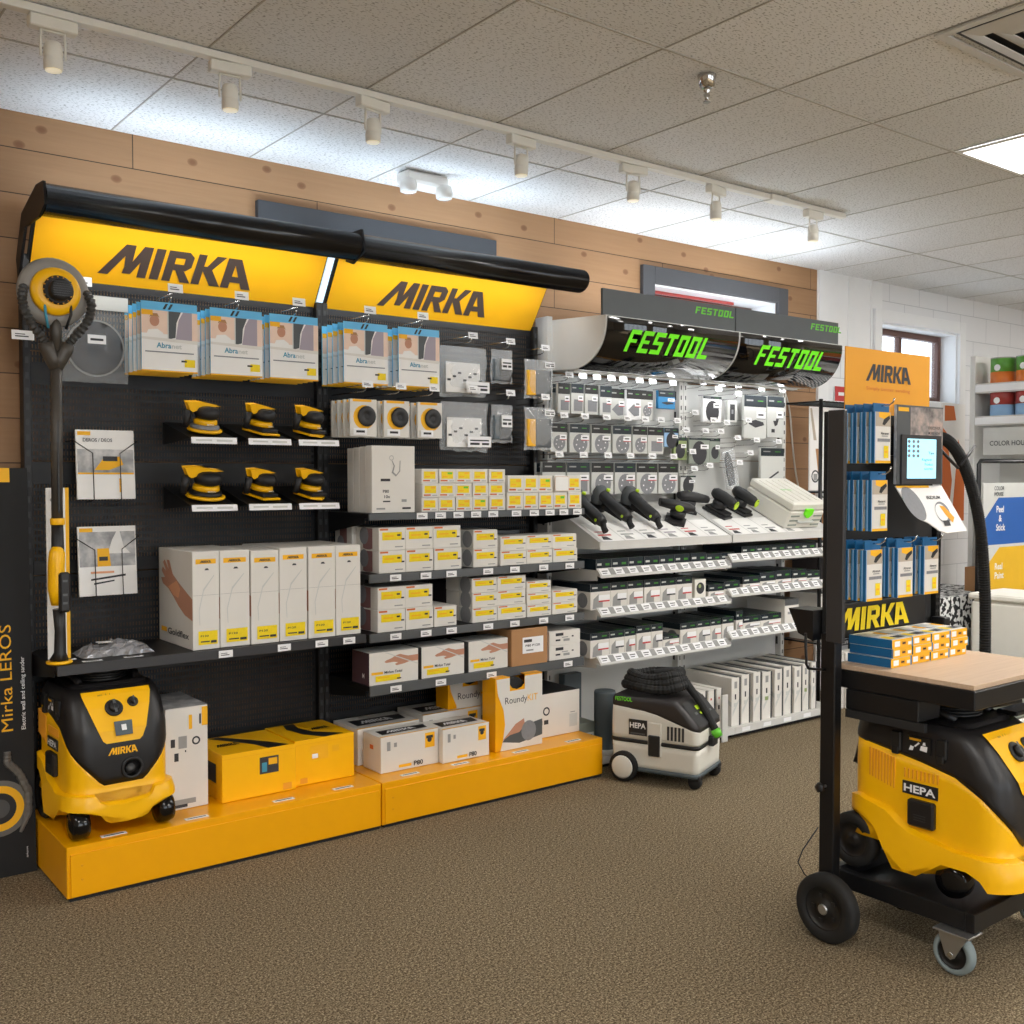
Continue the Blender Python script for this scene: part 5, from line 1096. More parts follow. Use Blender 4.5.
for r, (cs, zt, zb_, nm, mo) in ROW.items():
    for i, (a, c) in enumerate(cs):
        yy = 4.25+(.018 if (i == 4 and r == 0) else 0)
        xa, xb = ax(c1(a), yy)+.002, ax(c1(c), yy)-.002
        if xa < FX[0]-.02 and r < 1: xa = FX[0]-.02
        zo = -.018 if r == 0 and i >= 4 else 0
        tt = fb1
        W_peg(tt, (xa+xb)/2, zt+.012, yy-.02, wall=FY, tagged=True)
        lab = 'hanging pack with %s, dark header, %s, %s row, white rack' % ({'sheet': 'a square abrasive', 'disc': 'a round grey disc', 'delta': 'a triangular abrasive'}[mo[i]], ORD[i], nm)
        card_pack(xa, xb, zt-(.01 if i > 3 and r == 0 else 0), zb_+zo, (.36, .3, .3, .38, .3, .3, .3)[i] if r == 0 else .3, mo[i], yy, lab, 'disc packs hanging in rows', body='pale_grey' if i != 5 or r else 'tag_white', accent='red' if i != 2 else 'dark_print', hcol=('black', 'navy', 'black', 'navy', 'black', 'black', 'black')[i])
        # the next pack on the same hook
        card_pack(xa+.001, xb-.001, zt-.002, zb_+.004, .3, 'none', yy+.05, 'pack behind the %s dark-headed hanging pack, %s row, white rack' % (ORD[i], nm), 'disc packs hanging in rows', stick=False)
for (xa, xb, zt, zb_, hd_, mo, body, nm) in (
    (4.36, 4.50, 2.0, 1.895, .35, 'block', 'mid_blue', 'small blue and white pack right of the top row of disc packs'),
    (4.41, 4.53, 1.785, 1.675, .25, 'dark', 'pale_blue', 'small pack with a dark triangle right of the middle row of disc packs'),
    (4.74, 4.905, 1.985, 1.83, .1, 'dark', 'tag_white', 'clear pack with a dark round pad near the canopy middle'),
    (4.96, 5.05, 1.965, 1.835, .0, 'bar', 'pale_grey', 'narrow pack with a black bar beside the round pad pack'),
    (5.115, 5.33, 2.008, 1.74, .26, 'block', 'pale_grey', 'large pale pack picturing a dark block, upper right of the white rack'),
    (5.338, 5.505, 2.012, 1.752, .26, 'tool', 'pale_grey', 'large pale pack picturing a tool part, at the upper right end'),
    (4.49, 4.60, 1.733, 1.60, .15, 'dark', 'olive', 'small olive pack partly behind the dark round pads'),
    (4.62, 4.80, 1.733, 1.578, .08, 'dark', 'sage', 'pack with a large dark round pad, centre of the white rack'),
    (4.80, 4.895, 1.733, 1.588, .12, 'dark', 'sage', 'pack with a smaller dark pad right of the large dark one'),
    (4.55, 4.68, 1.508, 1.41, .1, 'dark', 'pale_grey', 'low pack with a dark pad above the compact sander'),
    (5.28, 5.51, 1.683, 1.435, .2, 'rods', 'pale_grey', 'large pale pack picturing rods, lower right above the case')):
    W_peg(fb1 if (xa+xb)/2 < 4.64 else fb2, (xa+xb)/2, zt+.012, 4.23, wall=FY, tagged=True)
    card_pack(xa, xb, zt, zb_, hd_, mo, 4.255, nm, None, stick=mo not in ('rods', 'bar'), body=body, accent='grey_print')
for x, z in ((4.62, 1.85), (4.9, 1.8), (4.75, 1.54), (5.02, 1.56), (5.0, 1.71), (5.18, 1.7), (5.1, 1.82), (4.68, 2.03), (4.6, 1.62), (5.12, 1.62), (4.78, 1.81), (4.85, 2.03), (5.0, 2.03)): W_peg(fb1 if x < 4.64 else fb2, x, z, 4.23, wall=FY)
t = thing('brush', 'long dark brush in clear wrap hanging low right of centre on the white rack', 'brush', (5.035, 4.27, 1.45), ry=R(-14))
g = G(); g.prism([(-.02, 0), (.02, 0), (.028, .08), (.02, .17), (0, .21), (-.022, .17), (-.026, .08)], .018, 'dark_print', 'y', 0, True); g.build('bristles', t)
g = G(); g.box(-.045, .06, -.004, .024, -.02, .22, 'clear_film', .006); g.build('clear_wrap', t)
W_peg(fb2, 5.0, 1.68, 4.24, wall=FY, tagged=False)
# power tools on the sloping shelf
SL = math.atan2(.2, .415)
def slope_z(y): return 1.165+(y-3.95)*.2/.415
def ptool(kind, x, y, rz, lab):
    t = thing('power_sander', lab, 'power tool', (x, y, slope_z(y)+.0035), 0, 'dark power tools on the sloping shelf')
    t.rotation_euler = (Matrix.Rotation(SL, 3, 'X') @ Matrix.Rotation(rz, 3, 'Z')).to_euler()
    if kind == 'long':
        g = G(); g.tube([(0, .15, .1), (0, .12, .095), (0, .02, .075), (0, -.1, .06), (0, -.135, .055)], [.03, .036, .03, .032, .024], 'tool_black', 16); bd = g.build('motor_body', t)
        g = G(); g.tube([(0, -.13, .055), (0, -.15, .035), (0, -.175, .022)], [.018, .016, .017], 'black_matte', 12); g.build('hose_connector', t)
        g = G(); g.lathe([(.02, .03), (.04, .04), (.046, .07), (.045, .1), (.036, .128), (.015, .138)], 'charcoal', (0, .14, 0), 22); g.build('gear_head', t)
        g = G(); g.lathe([(.058, 0), (.062, .005), (.06, .016), (.045, .026)], 'tool_black', (0, .14, .0), 28); g.build('pad', t)
        g = G(); g.lathe([(.01, -.003), (.014, 0), (.01, .012)], 'lime', (.012, .1, .125), 12, 'z'); g.lathe([(.008, .0), (.01, .006)], 'lime', (-.033, -.1, .06), 8, 'x'); g.build('lime_ring', bd)
        g = G(); g.box(-.004, .004, -.08, .1, .02, .05, 'black_matte'); g.box(.031, .0325, -.06, .0, .055, .075, 'grey_print'); g.build('rib', bd)
    elif kind == 'flat':
        g = G(); g.tube([(0, .07, .1), (0, .05, .1), (0, .0, .098), (0, -.06, .092), (0, -.085, .088)], [.02, .031, .032, .028, .018], 'tool_black', 16); bd = g.build('grip', t)
        g = G(); g.lathe([(.03, .03), (.038, .04), (.04, .06), (.035, .075)], 'tool_black', (0, .01, 0), 20); g.build('motor_body', t)
        g = G(); g.lathe([(.012, -.003), (.016, 0), (.014, .004), (.002, .005)], 'lime', (.03, .035, .1), 14, 'x'); g.lathe([(.02, -.003), (.024, 0), (.016, .004)], 'lime', (0, -.084, .09), 16, 'y'); g.build('lime_dial', bd)
        g = G(); g.box(-.042, .042, -.07, .08, .0, .014, 'tool_black', .004); g.box(-.038, .038, -.06, .07, .016, .03, 'black_matte', .004); g.build('pad', t)
        g = G(); g.tube([(0, .08, .04), (0, .11, .04), (0, .14, .038)], [.015, .014, .014], 'tool_black', 10); g.build('dust_outlet', t)
    else:
        g = G(); g.tube([(.06, .03, .09), (.03, .02, .092), (-.03, .0, .09), (-.09, -.02, .085)], [.02, .03, .03, .022], 'tool_black', 14); bd = g.build('grip', t)
        g = G(); g.lathe([(.03, .02), (.036, .04), (.034, .07)], 'tool_black', (0, .01, 0), 20); g.build('motor_body', t)
        g = G(); g.lathe([(.016, -.002), (.019, 0), (.016, .006), (.003, .007)], 'lime', (.0, -.028, .09), 14, 'y'); g.build('lime_dial', bd)
        g = G(); g.prism([(-.045, .05), (-.045, -.05), (0, -.08), (.045, -.05), (.045, .05)], .016, 'tool_black', 'z', 0); g.build('pad', t)
    return t
for kind, x, y, rz, lab in (('long', 3.70, 4.14, R(4), 'dark long-bodied sander half hidden by the small cartons, leftmost on the sloping shelf'),
    ('long', 3.91, 4.17, R(8), 'dark long-bodied sander with lime collar, second from left on the sloping shelf'),
    ('long', 4.12, 4.16, R(6), 'dark long-bodied sander with open frame, third from left on the sloping shelf'),
    ('comp', 4.36, 4.12, R(-50), 'compact dark sander lying lowest, fourth from left on the sloping shelf'),
    ('comp', 4.57, 4.24, R(150), 'small round-bodied dark sander with lime dial, fifth from left on the sloping shelf'),
    ('flat', 4.79, 4.18, R(12), 'dark flat-pad sander, sixth from left on the sloping shelf'),
    ('flat', 5.0, 4.2, R(12), 'dark flat-pad sander nearest the pale tool case on the sloping shelf')):
    ptool(kind, x, y, rz, lab).scale = (1.05, .86, 1.0) if kind == 'long' else ((1.12,)*3 if kind == 'flat' else (1.3, 1.1, 1.0))
# pale tool case lying on the slope
t = thing('tool_case', 'cream tool case with a green latch at the right end of the sloping shelf', 'tool case', (5.165, 3.985, slope_z(3.985)+.004)); t.rotation_euler = (SL, 0, 0)
g = G(); g.box(0, .335, 0, .36, 0, .115, 'ct_white', .008); g.build('case_body', t)
g = G(); g.box(0, .335, 0, .36, .119, .17, 'ct_white', .008)
for k in range(5): g.box(.03+k*.06, .05+k*.06, .04, .32, .1702, .174, 'ct_white', .001)
g.text('FESTOOL', (.08, .17, .1755), (1, 0, 0), (0, 1, 0), .02, 'leaf_green', .01, w=.1); g.build('lid', t)
g = G(); g.prism([(.13, .135), (.2, .135), (.2, .1), (.175, .078), (.155, .078), (.13, .1)], .016, 'green', 'y', -.0165); g.build('latch', t)
g = G(); g.tube([(.1, -.002, .05), (.1, -.014, .05), (.235, -.014, .05), (.235, -.002, .05)], .008, 'pale_grey', 8); g.build('handle', t)
g = G()
for k in range(3): g.box(.02, .1, -.003, -.0002, .02+k*.03, .03+k*.03, 'sage'); g.box(.24, .32, -.003, -.0002, .02+k*.03, .03+k*.03, 'sage')
g.build('side_ribs', t)
# boxes on the three shelves
def fbox(x0, x1, z, h, hd_, lab, grp, body='white_carton', y=3.985, d=.3, side=True, red=True, pic='disc'):
    its = [('F', ('r', 0, 1-hd_, 1, 1, 'navy')), ('F', ('r', .08, 1-hd_*.6, .35, 1-hd_*.4, 'pale_grey')), ('F', ('r', .6, 1-hd_*.62, .86, 1-hd_*.42, 'box_green')),
           ('L', ('r', 0, 1-hd_, 1, 1, 'navy')), ('T', ('r', 0, 0, 1, 1, 'navy')), ('T', ('r', .55, .03, .85, .1, 'box_green')), ('T', ('r', .1, .2, .9, .205, 'wall_beige'))]
    if hd_ < .9:
        its += [('L', ('c', .8, (1-hd_)*.5, .13, 'grey_disc'))]
        its += [('F', ('p', [(.1, .05), (.14, (1-hd_)*.6), (.4, (1-hd_)*.85), (.6, (1-hd_)*.6), (.6, .05)], 'grey_print')), ('F', ('r', .4, (1-hd_)*.45, .95, (1-hd_)*.8, 'tag_white')), ('F', ('r', .4, (1-hd_)*.42, .95, (1-hd_)*.5, 'red' if red else 'dark_print'))]
    carton('abrasive_box', lab, 'box', grp, x0+.0015, x1-.0015, y, y+d, z+.0008, z+h, body, its)
def bx_row(pxs, y, z, hs, hd_, where, grp, gaps=(), red=True, d=.3):
    for i in range(len(pxs)-1):
        if i in gaps: continue
        h = hs[i] if isinstance(hs, (list, tuple)) else hs
        x0, x1 = ax(pxs[i], y), ax(pxs[i+1], y)
        hh = hd_ if h > .06 else .95
        fbox(x0, x1, z, h, hh, 'small box with dark top, %s, %s' % (ORD[i], where), grp, red=red and i % 3 != 1, y=y+.002*(i % 3), d=d)
bx_row([596, 612, 629, 644.5, 660, 675.5, 691, 707, 722, 736], 3.99, 1.015, [.06]*7+[.05]*2, .95, 'upper shelf of left white bay', 'boxes on the upper shelf of the left white bay')
bx_row([742, 757, 772, 787, 802, 817], 3.99, 1.045, .05, .95, 'upper shelf of right white bay', 'boxes on the upper shelf of the right white bay')
bx_row([590.5, 611, 628, 644.5, 661, 677, 693.5], 3.99, .812, .135, .3, 'middle shelf of left white bay', 'boxes on the middle shelf of the left white bay', red=True)
carton('abrasive_box', 'cream box picturing a dark pad, on the middle shelf of the left white bay', 'box', None, ax(695.5, 3.99), ax(706.5, 3.99), 3.99, 4.25, .813, .925, 'beige_plastic', [('F', ('c', .5, .55, .36, 'dark_print')), ('F', ('c', .45, .65, .12, 'olive'))])
bx_row([709, 725, 741], 3.99, .812, [.075, .085], .5, 'right end of middle shelf, left white bay', 'dark boxes at the right of the middle shelf, left white bay')
bx_row([743.5, 761, 777, 793, 808, 821], 3.99, .845, [.07, .085, .09, .085, .07], .6, 'middle shelf of right white bay', 'boxes on the middle shelf of the right white bay')
bx_row([590.5, 610, 625.5, 637, 652, 664, 681, 698, 712, 723, 735], 3.99, .562, [.13, .13, .13, .14, .14, .065, .125, .125, .125, .13], .28, 'lowest shelf of left white bay', 'boxes on the lowest shelf of the left white bay')
bx_row([737, 744, 762, 783], 3.99, .6, [.12, .08, .08], .45, 'lowest shelf of right white bay', 'boxes on the lowest shelf of the right white bay', gaps=())
carton('abrasive_box', 'taller white box with grey top at the right end of the lowest shelf', 'box', None, ax(786, 3.99), ax(800, 3.99), 3.99, 4.28, .6008, .755, 'white_carton', [('F', ('r', 0, .75, 1, 1, 'rail_grey')), ('F', ('r', .2, .4, .8, .5, 'grey_print')), ('T', ('r', 0, 0, 1, 1, 'black'))])
# tall slim cartons standing on the base shelf
pan = [(732.9, 742.3), (743.8, 753), (754.8, 763.4), (764.8, 774.8), (776.3, 785.2), (786.2, 795), (796, 804.4), (805.2, 812.4), (813.2, 818.6)]
for i, (a, c) in enumerate(pan):
    xa, xb = ax(a, 3.94), ax(c, 3.94)
    carton('filter_bag_carton', 'tall slim white carton, %s, standing on the bottom shelf, white rack' % ORD[i], 'carton', 'slim cartons on the bottom shelf', xa+.002, xb-.002, 3.94+.006*(i % 2), 4.3, .0655, .345+.006*(i % 3), 'white_carton',
           [('F', ('r', .84, 0, 1, 1, 'dark_print')), ('T', ('r', .5, 0, 1, 1, 'charcoal')), ('F', ('r', .3, .78, .6, .92, 'grey_print')), ('F', ('r', .35, .55, .5, .66, 'dark_print')), ('F', ('p', [(.1, .2), (.8, .5), (.8, .55), (.1, .3)], 'pale_grey')), ('F', ('r', .25, .4, .6, .48, 'olive' if i % 4 == 3 else 'pale_grey')), ('L', ('p', [(.4, .9), (1, .5), (1, .4)], 'pale_grey'))])
for i, (a, c) in enumerate(((700, 708.5), (709.5, 717), (718, 724))):
    xa, xb = ax(a, 3.94), ax(c, 3.94)
    carton('filter_bag_carton', 'lower slim white carton seen just over the white vacuum, %s of three' % ('left', 'middle', 'right')[i], 'carton', 'lower slim cartons behind the white vacuum', xa+.002, xb-.002, 3.94, 4.25, .0655, .3, 'white_carton', [('F', ('r', .8, 0, 1, 1, 'dark_print')), ('F', ('r', .3, .75, .5, .8, 'red')), ('F', ('r', .25, .5, .5, .6, 'dark_print'))])
t = thing('divider_post', 'white vertical end panel beside the slim cartons, behind the white vacuum\'s nozzle', 'end panel', (ax(724, 3.9), 3.9, 0))
g = G(); g.box(0, .05, 0, .01, 0, .27, 'white_metal', .003); g.build('panel', t)
# grey containers between the two racks
t = thing('waste_bin', 'slate grey cylindrical container standing behind the white vacuum\'s left side', 'container', (ax(605.5, 4.05), 4.05, 0))
g = G(); g.lathe([(.05, 0.001), (.053, .01), (.053, .2), (.057, .205), (.058, .36), (.055, .37), (.05, .37)], 'slate', seg=28); g.build('body', t)
carton('accessory_box', 'small pale box with a dark grille, low between the yellow plinth and the white vacuum', 'box', None, ax(580, 4.1), ax(596, 4.1), 4.1, 4.3, .0655, .2, 'sage', [('F', ('r', .1, .1, .9, .6, 'white_plastic')), ('F', ('r', .3, .2, .8, .5, 'dark_print'))])
carton('accessory_box', 'dark slate tray beside the slate cylinder, low behind the white vacuum', 'box', None, ax(581, 4.18), ax(598, 4.18), 4.31, 4.36, .0655, .42, 'slate')
# ============================================================ DISPLAY CART
ct = thing('display_cart', 'tall black wheeled display cart with wooden worktop at the right of the photo', 'cart', (3.2, 1.83, 0))
L = lambda g, n_, p=None: local(ct, g, n_, p)
g = G(); g.box(2.96, 3.56, 1.58, 1.61, .14, .198, 'black_metal', .002); g.box(2.96, 2.99, 1.61, 2.06, .14, .198, 'black_metal', .002); g.box(3.53, 3.56, 1.61, 2.06, .14, .198, 'black_metal', .002)
g.box(2.96, 3.56, 2.06, 2.09, .14, .198, 'black_metal', .002); g.box(2.99, 3.53, 1.61, 2.06, .143, .15, 'black_metal'); L(g, 'base_frame')
for x, sd in ((2.885, 'l'), (3.545, 'r')):
    g = G(); g.box(x, x+.04, 2.02, 2.075, .14, .99, 'black_metal', .003); L(g, 'post')
g = G(); g.box(2.88, 2.897, 1.99, 2.052, .965, 1.715, 'grey_post', .002); L(g, 'side_panel')
g = G(); g.box(2.925, 3.565, 2.085, 2.1, .955, 1.715, 'black_matte', .002); L(g, 'back_board')
g = G(); g.box(3.57, 3.6, 2.07, 2.1, .75, 1.33, 'slotted_black', .0); g.box(3.585, 3.6, 2.085, 2.1, .3, 1.35, 'black_metal'); L(g, 'rear_strut')
g = G(); g.box(2.93, 3.5, 2.07, 2.0845, .965, 1.075, 'black', .001); sp_ = L(g, 'sign_panel')
g = G(); x0 = 2.985; g.flat(MIRKA, (x0, 2.0665, .982), Vector((.42/MIRKA_W, 0, 0)), (0, 0, .078), 'yellow_label'); L(g, 'lettering', sp_)
g = G(); g.box(2.945, 3.56, 1.58, 2.08, .81, .868, 'black_metal', .003); L(g, 'worktop_frame')
g = G(); g.box(2.955, 3.55, 1.588, 2.07, .8685, .884, 'worktop_wood', .001); L(g, 'worktop')
g = G(); g.box(2.945, 3.07, 1.76, 2.02, .742, .8085, 'black_metal', .003); g.box(2.945, 2.962, 1.74, 2.02, .715, .7415, 'black_matte'); L(g, 'drawer_box')
g = G(); g.tube([(3.3, 1.75, .806), (3.28, 1.78, .76), (3.26, 1.8, .7)], .014, 'black_metal', 10); g.tube([(3.26, 1.76, .745), (3.5, 1.72, .745)], .01, 'black_metal', 8); g.box(3.3, 3.46, 1.63, 1.7, .735, .75, 'black_metal', .004); L(g, 'side_handle')
# rear bin bracket, rod and knob
g = G(); g.prism([(2.102, 1.06), (2.2, 1.06), (2.16, .98), (2.102, .96)], .1, 'black_metal', 'x', 2.88); L(g, 'rear_bracket')
g = G(); g.tube([(2.885, 2.06, .87), (2.80, 2.06, .885), (2.79, 2.06, .9), (2.785, 2.06, 1.0)], .0045, 'black_metal', 8); L(g, 'hook_rod')
g = G(); g.tube([(2.885, 2.05, .49), (2.86, 2.05, .49)], .005, 'steel', 8); g.lathe([(.004, 0), (.017, .002), (.017, -.01), (.006, -.014)], 'tool_black', (2.858, 2.05, .49), 5, 'x'); L(g, 'clamp_knob')
g = G(); g.tube([(2.875, 2.07, .35), (2.82, 2.09, .28), (2.81, 2.1, .24), (2.83, 2.09, .2), (2.85, 2.06, .17)], .0022, 'tool_black', 6); L(g, 'cable')
for k in range(3):
    pass
g = G(); g.tube([(3.02+.16*math.cos(a*.5)+.15, 1.86+.1*math.sin(a*.5), .13-.002*a*.3) for a in range(26)], .006, 'black_gloss', 8); L(g, 'coiled_cable')
for sx, x in ((-1, 2.845), (1, 3.60)):
    o = wheel(ct, (x-3.2, 2.01-1.83, .11), .11, .05, 'rubber', 'black', 'rear_wheel')
    g = G(); g.lathe([(.014, -.03), (.018, -.026), (.018, .026), (.014, .03)], 'steel', (x, 2.01, .11), 14, 'x')
    for k in range(5):
        a = k*2*math.pi/5; c_ = Vector((x, 2.01+.042*math.cos(a), .11+.042*math.sin(a))); g.box(c_.x-.02, c_.x+.02, c_.y-.006, c_.y+.006, c_.z-.006, c_.z+.006, 'tool_black')
    L(g, 'axle_cap', o)
for x, y in ((2.995, 1.645), (3.52, 1.645)):
    t_ = thing('x', '', 'x') if 0 else None
    g = G(); g.lathe([(.046, .018), (.046, -.018), (.06, -.017), (.065, -.008), (.065, .008), (.06, .017), (.046, .018), (.046, -.018)], 'grey_rubber', (x-.035, y-.005, .0655), 32, 'x', cap=False); o = L(g, 'castor_wheel')
    g = G(); g.lathe([(.01, -.016), (.02, -.016), (.02, -.008), (.044, -.008), (.0465, -.014), (.0465, .014), (.044, .008), (.02, .008), (.02, .016), (.01, .016)], 'black', (x-.035, y-.005, .0655), 26, 'x'); L(g, 'hub', o)
    g = G(); cx_ = x-.035
    for s_ in (-1, 1): g.prism([(y-.06, .132), (y+.035, .132), (y+.03, .11), (y+.01, .058), (y-.005, .05), (y-.018, .058), (y-.04, .1)], .0025, 'steel', 'x', cx_+s_*.024-.00125)
    g.box(cx_-.04, cx_+.04, y-.07, y+.045, .1325, .1385, 'steel', .001); g.tube([(cx_-.028, y-.005, .0655), (cx_+.028, y-.005, .0655)], .008, 'chrome', 10); L(g, 'castor_fork')
vc = mirka_vac('large yellow and black vacuum with white filter label, standing on the base of the cart', (3.2, 1.79, .1995), 0, 1.22, -.085, .2)
vc.scale = (1.03, 1.0, 1.0)
# orange card sign
t = thing('sign_card', 'orange card sign with dark lettering standing on top of the cart', 'sign', (3.06, 2.112, 1.717))
g = G(); g.box(0, .52, 0, .004, 0, .225, 'orange_card'); g.build('card', t)
g = G(); g.flat(MIRKA, (.135, -.0008, .115), (.27/MIRKA_W, 0, 0), (0, 0, .06), 'dark_print'); g.text('Simply better sanding', (.12, -.0008, .085), (1, 0, 0), (0, 0, 1), .012, 'rust_paper', 0, w=.27); g.build('lettering', t)
g = G(); g.box(.19, .29, -.02, -.001, -.012, .03, 'orange_card', .001); g.build('foot', t)
# hanging abrasive packs on the board
def apack():
    t = thing('abrasive_pack', '', 'abrasive pack'); w, h, d = .088, .165, .022
    g = G(); g.box(0, w, 0, d, 0, h, 'pale_blue', .002); g.box(-.0008, 0, .001, d*.55, 0, h, 'deep_blue'); g.box(-.0008, 0, d*.8, d, 0, h, 'mid_blue'); g.build('packet', t)
    g = G(); g.box(0, w, .006, .01, h+.0005, h+.028, 'deep_blue'); g.build('hanger', t)
    fr = frame(w, h, d); g = G()
    for k, i in enumerate([('r', .03, 0, 1, 1, 'white_carton'), ('r', .03, .72, 1, 1, 'wall_beige'), ('p', [(.24, .9), (.24, 1), (.95, 1), (.98, .92), (.6, .86)], 'amber_label'), ('p', [(.45, .76), (.6, .74), (.95, .88), (.9, .94), (.55, .86)], 'tool_black'), ('r', .03, 0, 1, .05, 'amber_label'), ('r', .15, .42, .95, .48, 'grey_disc')]): decal(g, fr, 'F', i, k*.6)
    g.build('front_print', t)
    g = G(); decal(g, fr, 'F', ('t', 'Abranet', .35, .56, .05, 'dark_print', .5), 5); decal(g, fr, 'F', ('r', .4, .52, .8, .54, 'grey_print'), 5); g.build('lettering', t)
    g = G(); decal(g, fr, 'F', ('r', .55, .1, .85, .34, 'yellow_label'), 5); decal(g, fr, 'F', ('r', .6, .2, .8, .24, 'amber_label'), 6); g.build('label', t)
    return t
ap = apack(); first = True
hooks = [(873, 1.545, 'top row', 4, 'single', 470), (870.5, 1.325, 'second row', 4, 'single', 535), (866, 1.10, 'bottom row', 4, 'left', 600), (897.5, 1.10, 'bottom row', 3, 'middle', 596), (924, 1.10, 'bottom row', 3, 'right', 592)]
for px, z, rn, n_, wh, _ in hooks:
    x = ax(px, 1.95)+.0
    def pg(x=x, z=z):
        g = G(); g.tube([(x+.045, 2.083, z+.185), (x+.045, 1.925, z+.185), (x+.045, 1.91, z+.195), (x+.045, 1.905, z+.208)], .0026, 'chrome', 8); L(g, 'peg_hook')
    pg()
    for k in range(n_):
        lab = 'blue hanging pack with yellow label on the cart, %s, %s hook, %s' % (rn, wh, ('in front', 'second in line', 'third in line', 'hindmost')[k]); p = (x, 1.945+k*.034, z)
        if first: ap.location = p; ap['label'] = lab; ap['group'] = 'blue packs hanging on the cart'; first = False
        else: dup(ap, p, lab, 'blue packs hanging on the cart')
# screen in a grey cardboard surround
t = thing('tablet_display', 'grey display panel with a lit pale blue screen on the cart\'s board', 'tablet', (3.168, 1.985, 1.475))
w, h = .285, .268
g = G(); g.box(0, w, 0, .012, 0, h, 'photo_grey', .002); g.box(.0, w, -.001, -.0002, 0, h, 'rail_grey'); g.build('surround', t)
g = G(); g.box(.06, .215, .012, .1, .1, .2, 'black_metal'); g.build('mount', t)
g = G(); g.flat([r_(.28, .46, .99, .98)], (0, -.0015, 0), (w, 0, 0), (0, 0, h), 'photo_hands'); g.flat([r_(.02, .92, .24, .97)], (0, -.002, 0), (w, 0, 0), (0, 0, h), 'amber_label'); g.text('DISCOVER', (.19, -.0022, .19), (1, 0, 0), (0, 0, 1), .01, 'dark_print', .01, w=.075); g.text('MORE NOW', (.19, -.0022, .172), (1, 0, 0), (0, 0, 1), .01, 'dark_print', .01, w=.075); g.build('photo_print', t)
g = G(); g.box(.02, .265, -.008, -.002, .0, .168, 'grey_post', .003); tb = g.build('tablet', t)
g = G(); g.flat([r_(0, 0, 1, 1)], (.05, -.0086, .02), (.18, 0, 0), (0, 0, .135), 'lit_tablet')
g.build('screen', tb)
g = G(); g.flat([[(.06+.15*i+.05*math.cos(a), .93-.12*j+.045*math.sin(a)) for a in [q*math.pi/4 for q in range(8)]] for i in range(3) for j in range(4)], (.05, -.0091, .02), (.18, 0, 0), (0, 0, .135), 'grey_disc')
for k, (s_, u, v, w_) in enumerate((('Tips', .72, .62, .2), ('Register', .5, .45, .36), ('Product', .6, .33, .28), ('tutorials', .58, .22, .3))): g.text(s_, (.05+.18*u, -.0092, .02+.135*v), (1, 0, 0), (0, 0, 1), .009, 'teal_text' if k else 'dark_print', .01, w=.18*w_)
g.build('lettering', tb)
# die-cut brochure held under the screen
t = thing('brochure', 'white die-cut brochure with a grey oval and an orange sander picture, jutting below the screen', 'brochure', (3.165, 1.985, 1.47), 0, rx=R(-22))
g = G(); g.prism([(.0, .0), (.03, -.07), (.08, -.12), (.12, -.135), (.17, -.165), (.21, -.175), (.34, -.172), (.345, -.165), (.285, .0)], .004, 'paper', 'y', 0); g.build('card', t)
g = G(); g.flat([[(.07+.052*math.cos(a)*1.0+.0*math.sin(a)+.02*math.sin(a)*-1, -.065+.062*math.sin(a)) for a in [q*math.pi/12 for q in range(24)]]], (0, -.001, 0), (1, 0, 0), (0, 0, 1), 'grey_disc')
g.flat([r_(0, -.008, .2, 0)], (0, -.001, 0), (1, 0, 0), (0, 0, 1), 'amber_label')
g.flat([[(.23+.045*math.cos(a), -.1+.04*math.sin(a)) for a in [q*math.pi/12 for q in range(24)]]], (0, -.001, 0), (1, 0, 0), (0, 0, 1), 'grey_disc'); g.flat([[(.222+.036*math.cos(a), -.1+.032*math.sin(a)) for a in [q*math.pi/12 for q in range(24)]]], (0, -.0014, 0), (1, 0, 0), (0, 0, 1), 'paper')
g.flat([[(.22, -.075), (.25, -.078), (.29, -.12), (.27, -.14), (.24, -.11)]], (0, -.0018, 0), (1, 0, 0), (0, 0, 1), 'orange_card'); g.flat([r_(.21, -.15, .25, -.13)], (0, -.0018, 0), (1, 0, 0), (0, 0, 1), 'tool_black'); g.build('front_print', t)
g = G(); g.text('IRIDIUM', (.16, -.001, -.05), (1, 0, 0), (0, 0, 1), .012, 'dark_print', .02, w=.085); g.build('lettering', t)
# small cartons stacked on the worktop
X_ = [3.012, 3.13, 3.247, 3.362, 3.478]
for r in range(3):
    for c in range(4):
        o = (-.006, .004, 0)[r]
        carton('abrasive_carton', 'small blue and orange carton on the worktop, %s layer, %s' % (('bottom', 'middle', 'top')[r], ORD[c]), 'carton', 'cartons stacked on the worktop', X_[c]+.001+o, X_[c+1]-.002+o, 1.895+.003*((r+c) % 2), 2.055, .8845+r*.0305, .8845+r*.0305+.0298, 'white_carton',
               [('L', ('r', 0, .06, 1, 1, 'deep_blue')), ('F', ('r', 0, 0, 1, 1, 'amber_label')), ('F', ('r', .12, .2, .38, .8, 'tag_white')), ('F', ('r', .48, .25, .7, .75, 'orange_card')), ('F', ('r', .5, .4, .66, .6, 'tool_black')), ('F', ('r', .78, .25, .95, .6, 'tag_white')), ('F', ('r', .0, 0, .05, 1, 'deep_blue') if (r+c) % 2 else ('r', .96, 0, 1, 1, 'mid_blue')),
                ('T', ('r', .05, .5, .5, .9, 'photo_grey')), ('T', ('r', .1, .1, .4, .35, 'yellow_label')), ('T', ('r', .5, .1, .9, .3, 'dark_print')), ('T', ('r', .7, .5, .9, .8, 'amber_label')), ('T', ('r', .0, 0, .04, 1, 'mid_blue'))])
